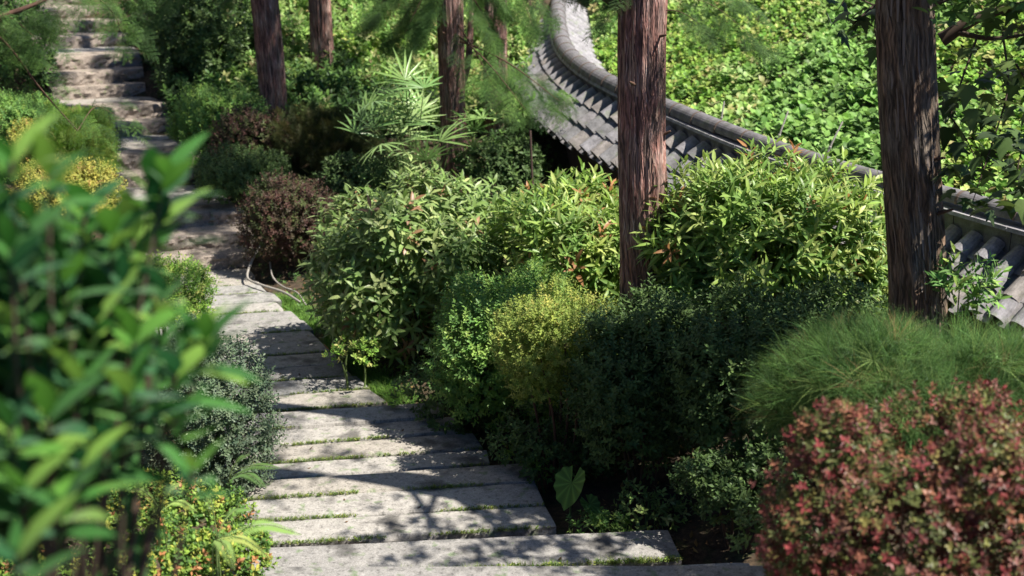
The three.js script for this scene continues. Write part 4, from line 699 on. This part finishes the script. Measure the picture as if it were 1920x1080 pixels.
small('small sprouting plant at the end of the shaded slab', [968, 852, 10.3], [0.13, 0.12, 0.12], 40, P.rhodo, G.medium, 0.6);
small('small weed by the rear corner of the long shaded slab', [1010, 885, 9.9], [0.12, 0.12, 0.1], 34, P.box, G.medium, 0.6);
small('broad-leaved sprig beside the dark trunk foot, under the tiles', [1815, 545, 7.9], [0.14, 0.16, 0.14], 40, P.box, G.rhodoB, 0.8);
small('bright low plants under the pale bush at the flat path edge', [665, 660, 11.9], [0.24, 0.14, 0.2], 110, P.lime, G.medium, 0.55);
// grass strip at the right edge of the flat stretch, and turf in joints
{
  const list = [];
  for (let i = 0; i < 1500; i++) { const d = rr(10.9, 14.2), x = pathR(d) + 0.05 + R() * R() * 0.4, z = -d; if (fbm(x * 2, 1, z * 2) < -0.15) continue; list.push({ p: V(x, ground(x, z) - 0.01, z), n: V(rr(-0.3, 0.3), 1, rr(-0.2, 0.2)).normalize(), s: rr(0.7, 1.4), c: tint(COL([0.14, 0.30, 0.05, 3], [0.20, 0.36, 0.06, 2]), 0.25) }); }
  const m = scatter('grass', G.turf, M.matte, list, scene); m.userData.label = 'bright strip of short grass edging the flat stretch of path'; m.userData.category = 'grass';
  const l2 = [], l3 = [];
  joints.forEach(([a, b], k) => { const L = a.distanceTo(b); for (let i = 0; i < L * 260; i++) { const t = R(), p = a.clone().lerp(b, t); const g = fbm(p.x * 1.1 + k * 7.3, k * 3.1, 2, 2); const th = k === 1 ? -0.25 : -0.08; if (R() > (g - th) * 5) continue; const q = p.clone().add(V(0, -0.012, rr(-0.012, 0.02))); (R() < 0.45 ? l2 : l3).push({ p: q, n: V(rr(-0.5, 0.5), 1, rr(-0.3, 0.6)).normalize(), s: rr(0.25, 0.6) * (k === 1 ? 1.1 : 0.8), c: tint(COL([0.17, 0.25, 0.05, 3], [0.28, 0.33, 0.08, 2], [0.11, 0.2, 0.04, 2]), 0.25) }); } });
  const m2 = scatter('joint_grass', G.turf, M.matte, l2, scene); m2.userData.label = 'short grass growing in the joints between the slabs'; m2.userData.category = 'grass';
  const m3 = scatter('moss', G.moss, M.leaf, l3.map((q) => ({ ...q, s: q.s * 1.6 })), scene); m3.userData.label = 'small mossy weeds in the joints between the slabs'; m3.userData.category = 'moss';
}
// fallen leaves on the slabs and the soil
{
  const g = leafGeo(0.05, 0.024, { seg: 2, fold: -0.3, droop: -0.3 }), list = [], pal = COL([0.16, 0.085, 0.035, 3], [0.24, 0.15, 0.05, 2], [0.10, 0.055, 0.03, 3], [0.30, 0.22, 0.07, 1]);
  const put = (x, y, z, s) => list.push({ p: V(x, y, z), n: V(rr(-0.35, 0.35), 1, rr(-0.35, 0.35)).normalize(), s, c: tint(pal, 0.3) });
  for (let i = 0; i < 26; i++) { const [a, b] = pick(joints), t = R(), p = a.clone().lerp(b, t); put(p.x, p.y + 0.008, p.z - rr(0.02, 0.25), rr(0.4, 0.9)); }
  for (let i = 0; i < 4200; i++) { const d = rr(6.6, 17), r = pathR(d), x = r + 0.08 + R() * Math.min(3.2, wallX(d) - r - 0.3), z = -d; put(x, ground(x, z) + 0.006, z, rr(0.6, 1.4)); }
  for (let i = 0; i < 900; i++) { const d = rr(6, 17), x = pathL(d) - 0.05 - R() * 1.6, z = -d; put(x, ground(x, z) + 0.006, z, rr(0.6, 1.4)); }
  const m = scatter('fallen_leaves', g, M.matte, list, scene); m.userData.label = 'dry brown leaves lying on the soil and slabs'; m.userData.category = 'leaf litter';
}
// water pipes lying along the path edge
srand(121);
{
  const pipe = (label, pts, r) => { const w = pts.map((q) => deep(...q)), base = w[0].clone(); base.y = Math.min(...w.map((p) => p.y)); const o = thing('water_pipe', label, 'pipe', base, 'pipes along the path edge'); part('pipe_run', tube(w.map((p) => p.clone().sub(base)), [r, r], 10, 60), M.hose, o); for (const k of [0.28, 0.62]) { const c = new THREE.CatmullRomCurve3(w.map((p) => p.clone().sub(base))), p = c.getPoint(k), T = c.getTangent(k); part('coupling', tube([p.clone().addScaledVector(T, -0.03), p, p.clone().addScaledVector(T, 0.03)], [r * 1.35, r * 1.35], 10, 4), M.hose, o); } };
  pipe('pale bent water pipe lying along the path edge below the steps', [[492, 452, 15.55], [478, 478, 15.45], [466, 505, 15.3], [465, 522, 15.15], [490, 534, 14.95], [530, 547, 14.75], [562, 566, 14.4]], 0.014);
  pipe('thinner darker pipe running just outside the pale bent one', [[506, 492, 15.5], [512, 520, 15.2], [530, 537, 15.0], [556, 548, 14.8], [574, 572, 14.4]], 0.009);
  const w = deep(994, 245, 15.2), q = thing('drain_pipe', 'thin grey pipe standing against the dark wall', 'pipe', V(w.x, ground(w.x, w.z), w.z)); const tp = w.clone().sub(q.position);
  part('pipe_run', tube([V(tp.x + 0.05, -0.05, tp.z), V(tp.x + 0.03, tp.y * 0.5, tp.z), tp], [0.014, 0.014], 8, 8), M.plaster, q); part('bracket', tube([V(tp.x + 0.03, tp.y * 0.5, tp.z), V(tp.x + 0.03, tp.y * 0.5 + 0.05, tp.z)], [0.02, 0.02], 8, 3), M.plaster, q);
  // thin canes standing in the ground cover behind the ridge
  for (const [x, y, z, x2, y2, label] of [[1350, 215, 13.6, 1358, 190, 'short pale cane leaning out behind the ridge near the lit trunk'], [1450, 258, 12.6, 1478, 208, 'pale cane leaning out of the leaves, middle of three'], [1540, 282, 12.2, 1580, 228, 'pale cane leaning out of the leaves nearest the dark trunk']]) { const a = deep(x, y, z), b = deep(x2, y2, z), o = thing('cane', label, 'cane', V(a.x, a.y - 0.2, a.z), 'canes behind the wall'); const e = b.sub(o.position), r = V(-e.x * 0.2, -0.15, 0); part('cane_shaft', tube([r, V(e.x * 0.4, e.y * 0.5, 0), e], [0.011, 0.010, 0.008], 7, 6), M.hose, o); part('joint_ring', tube([V(e.x * 0.4, e.y * 0.5 - 0.01, 0), V(e.x * 0.4, e.y * 0.5 + 0.01, 0)], [0.014, 0.014], 7, 3), M.hose, o); }
}

renderer.render(scene, camera);
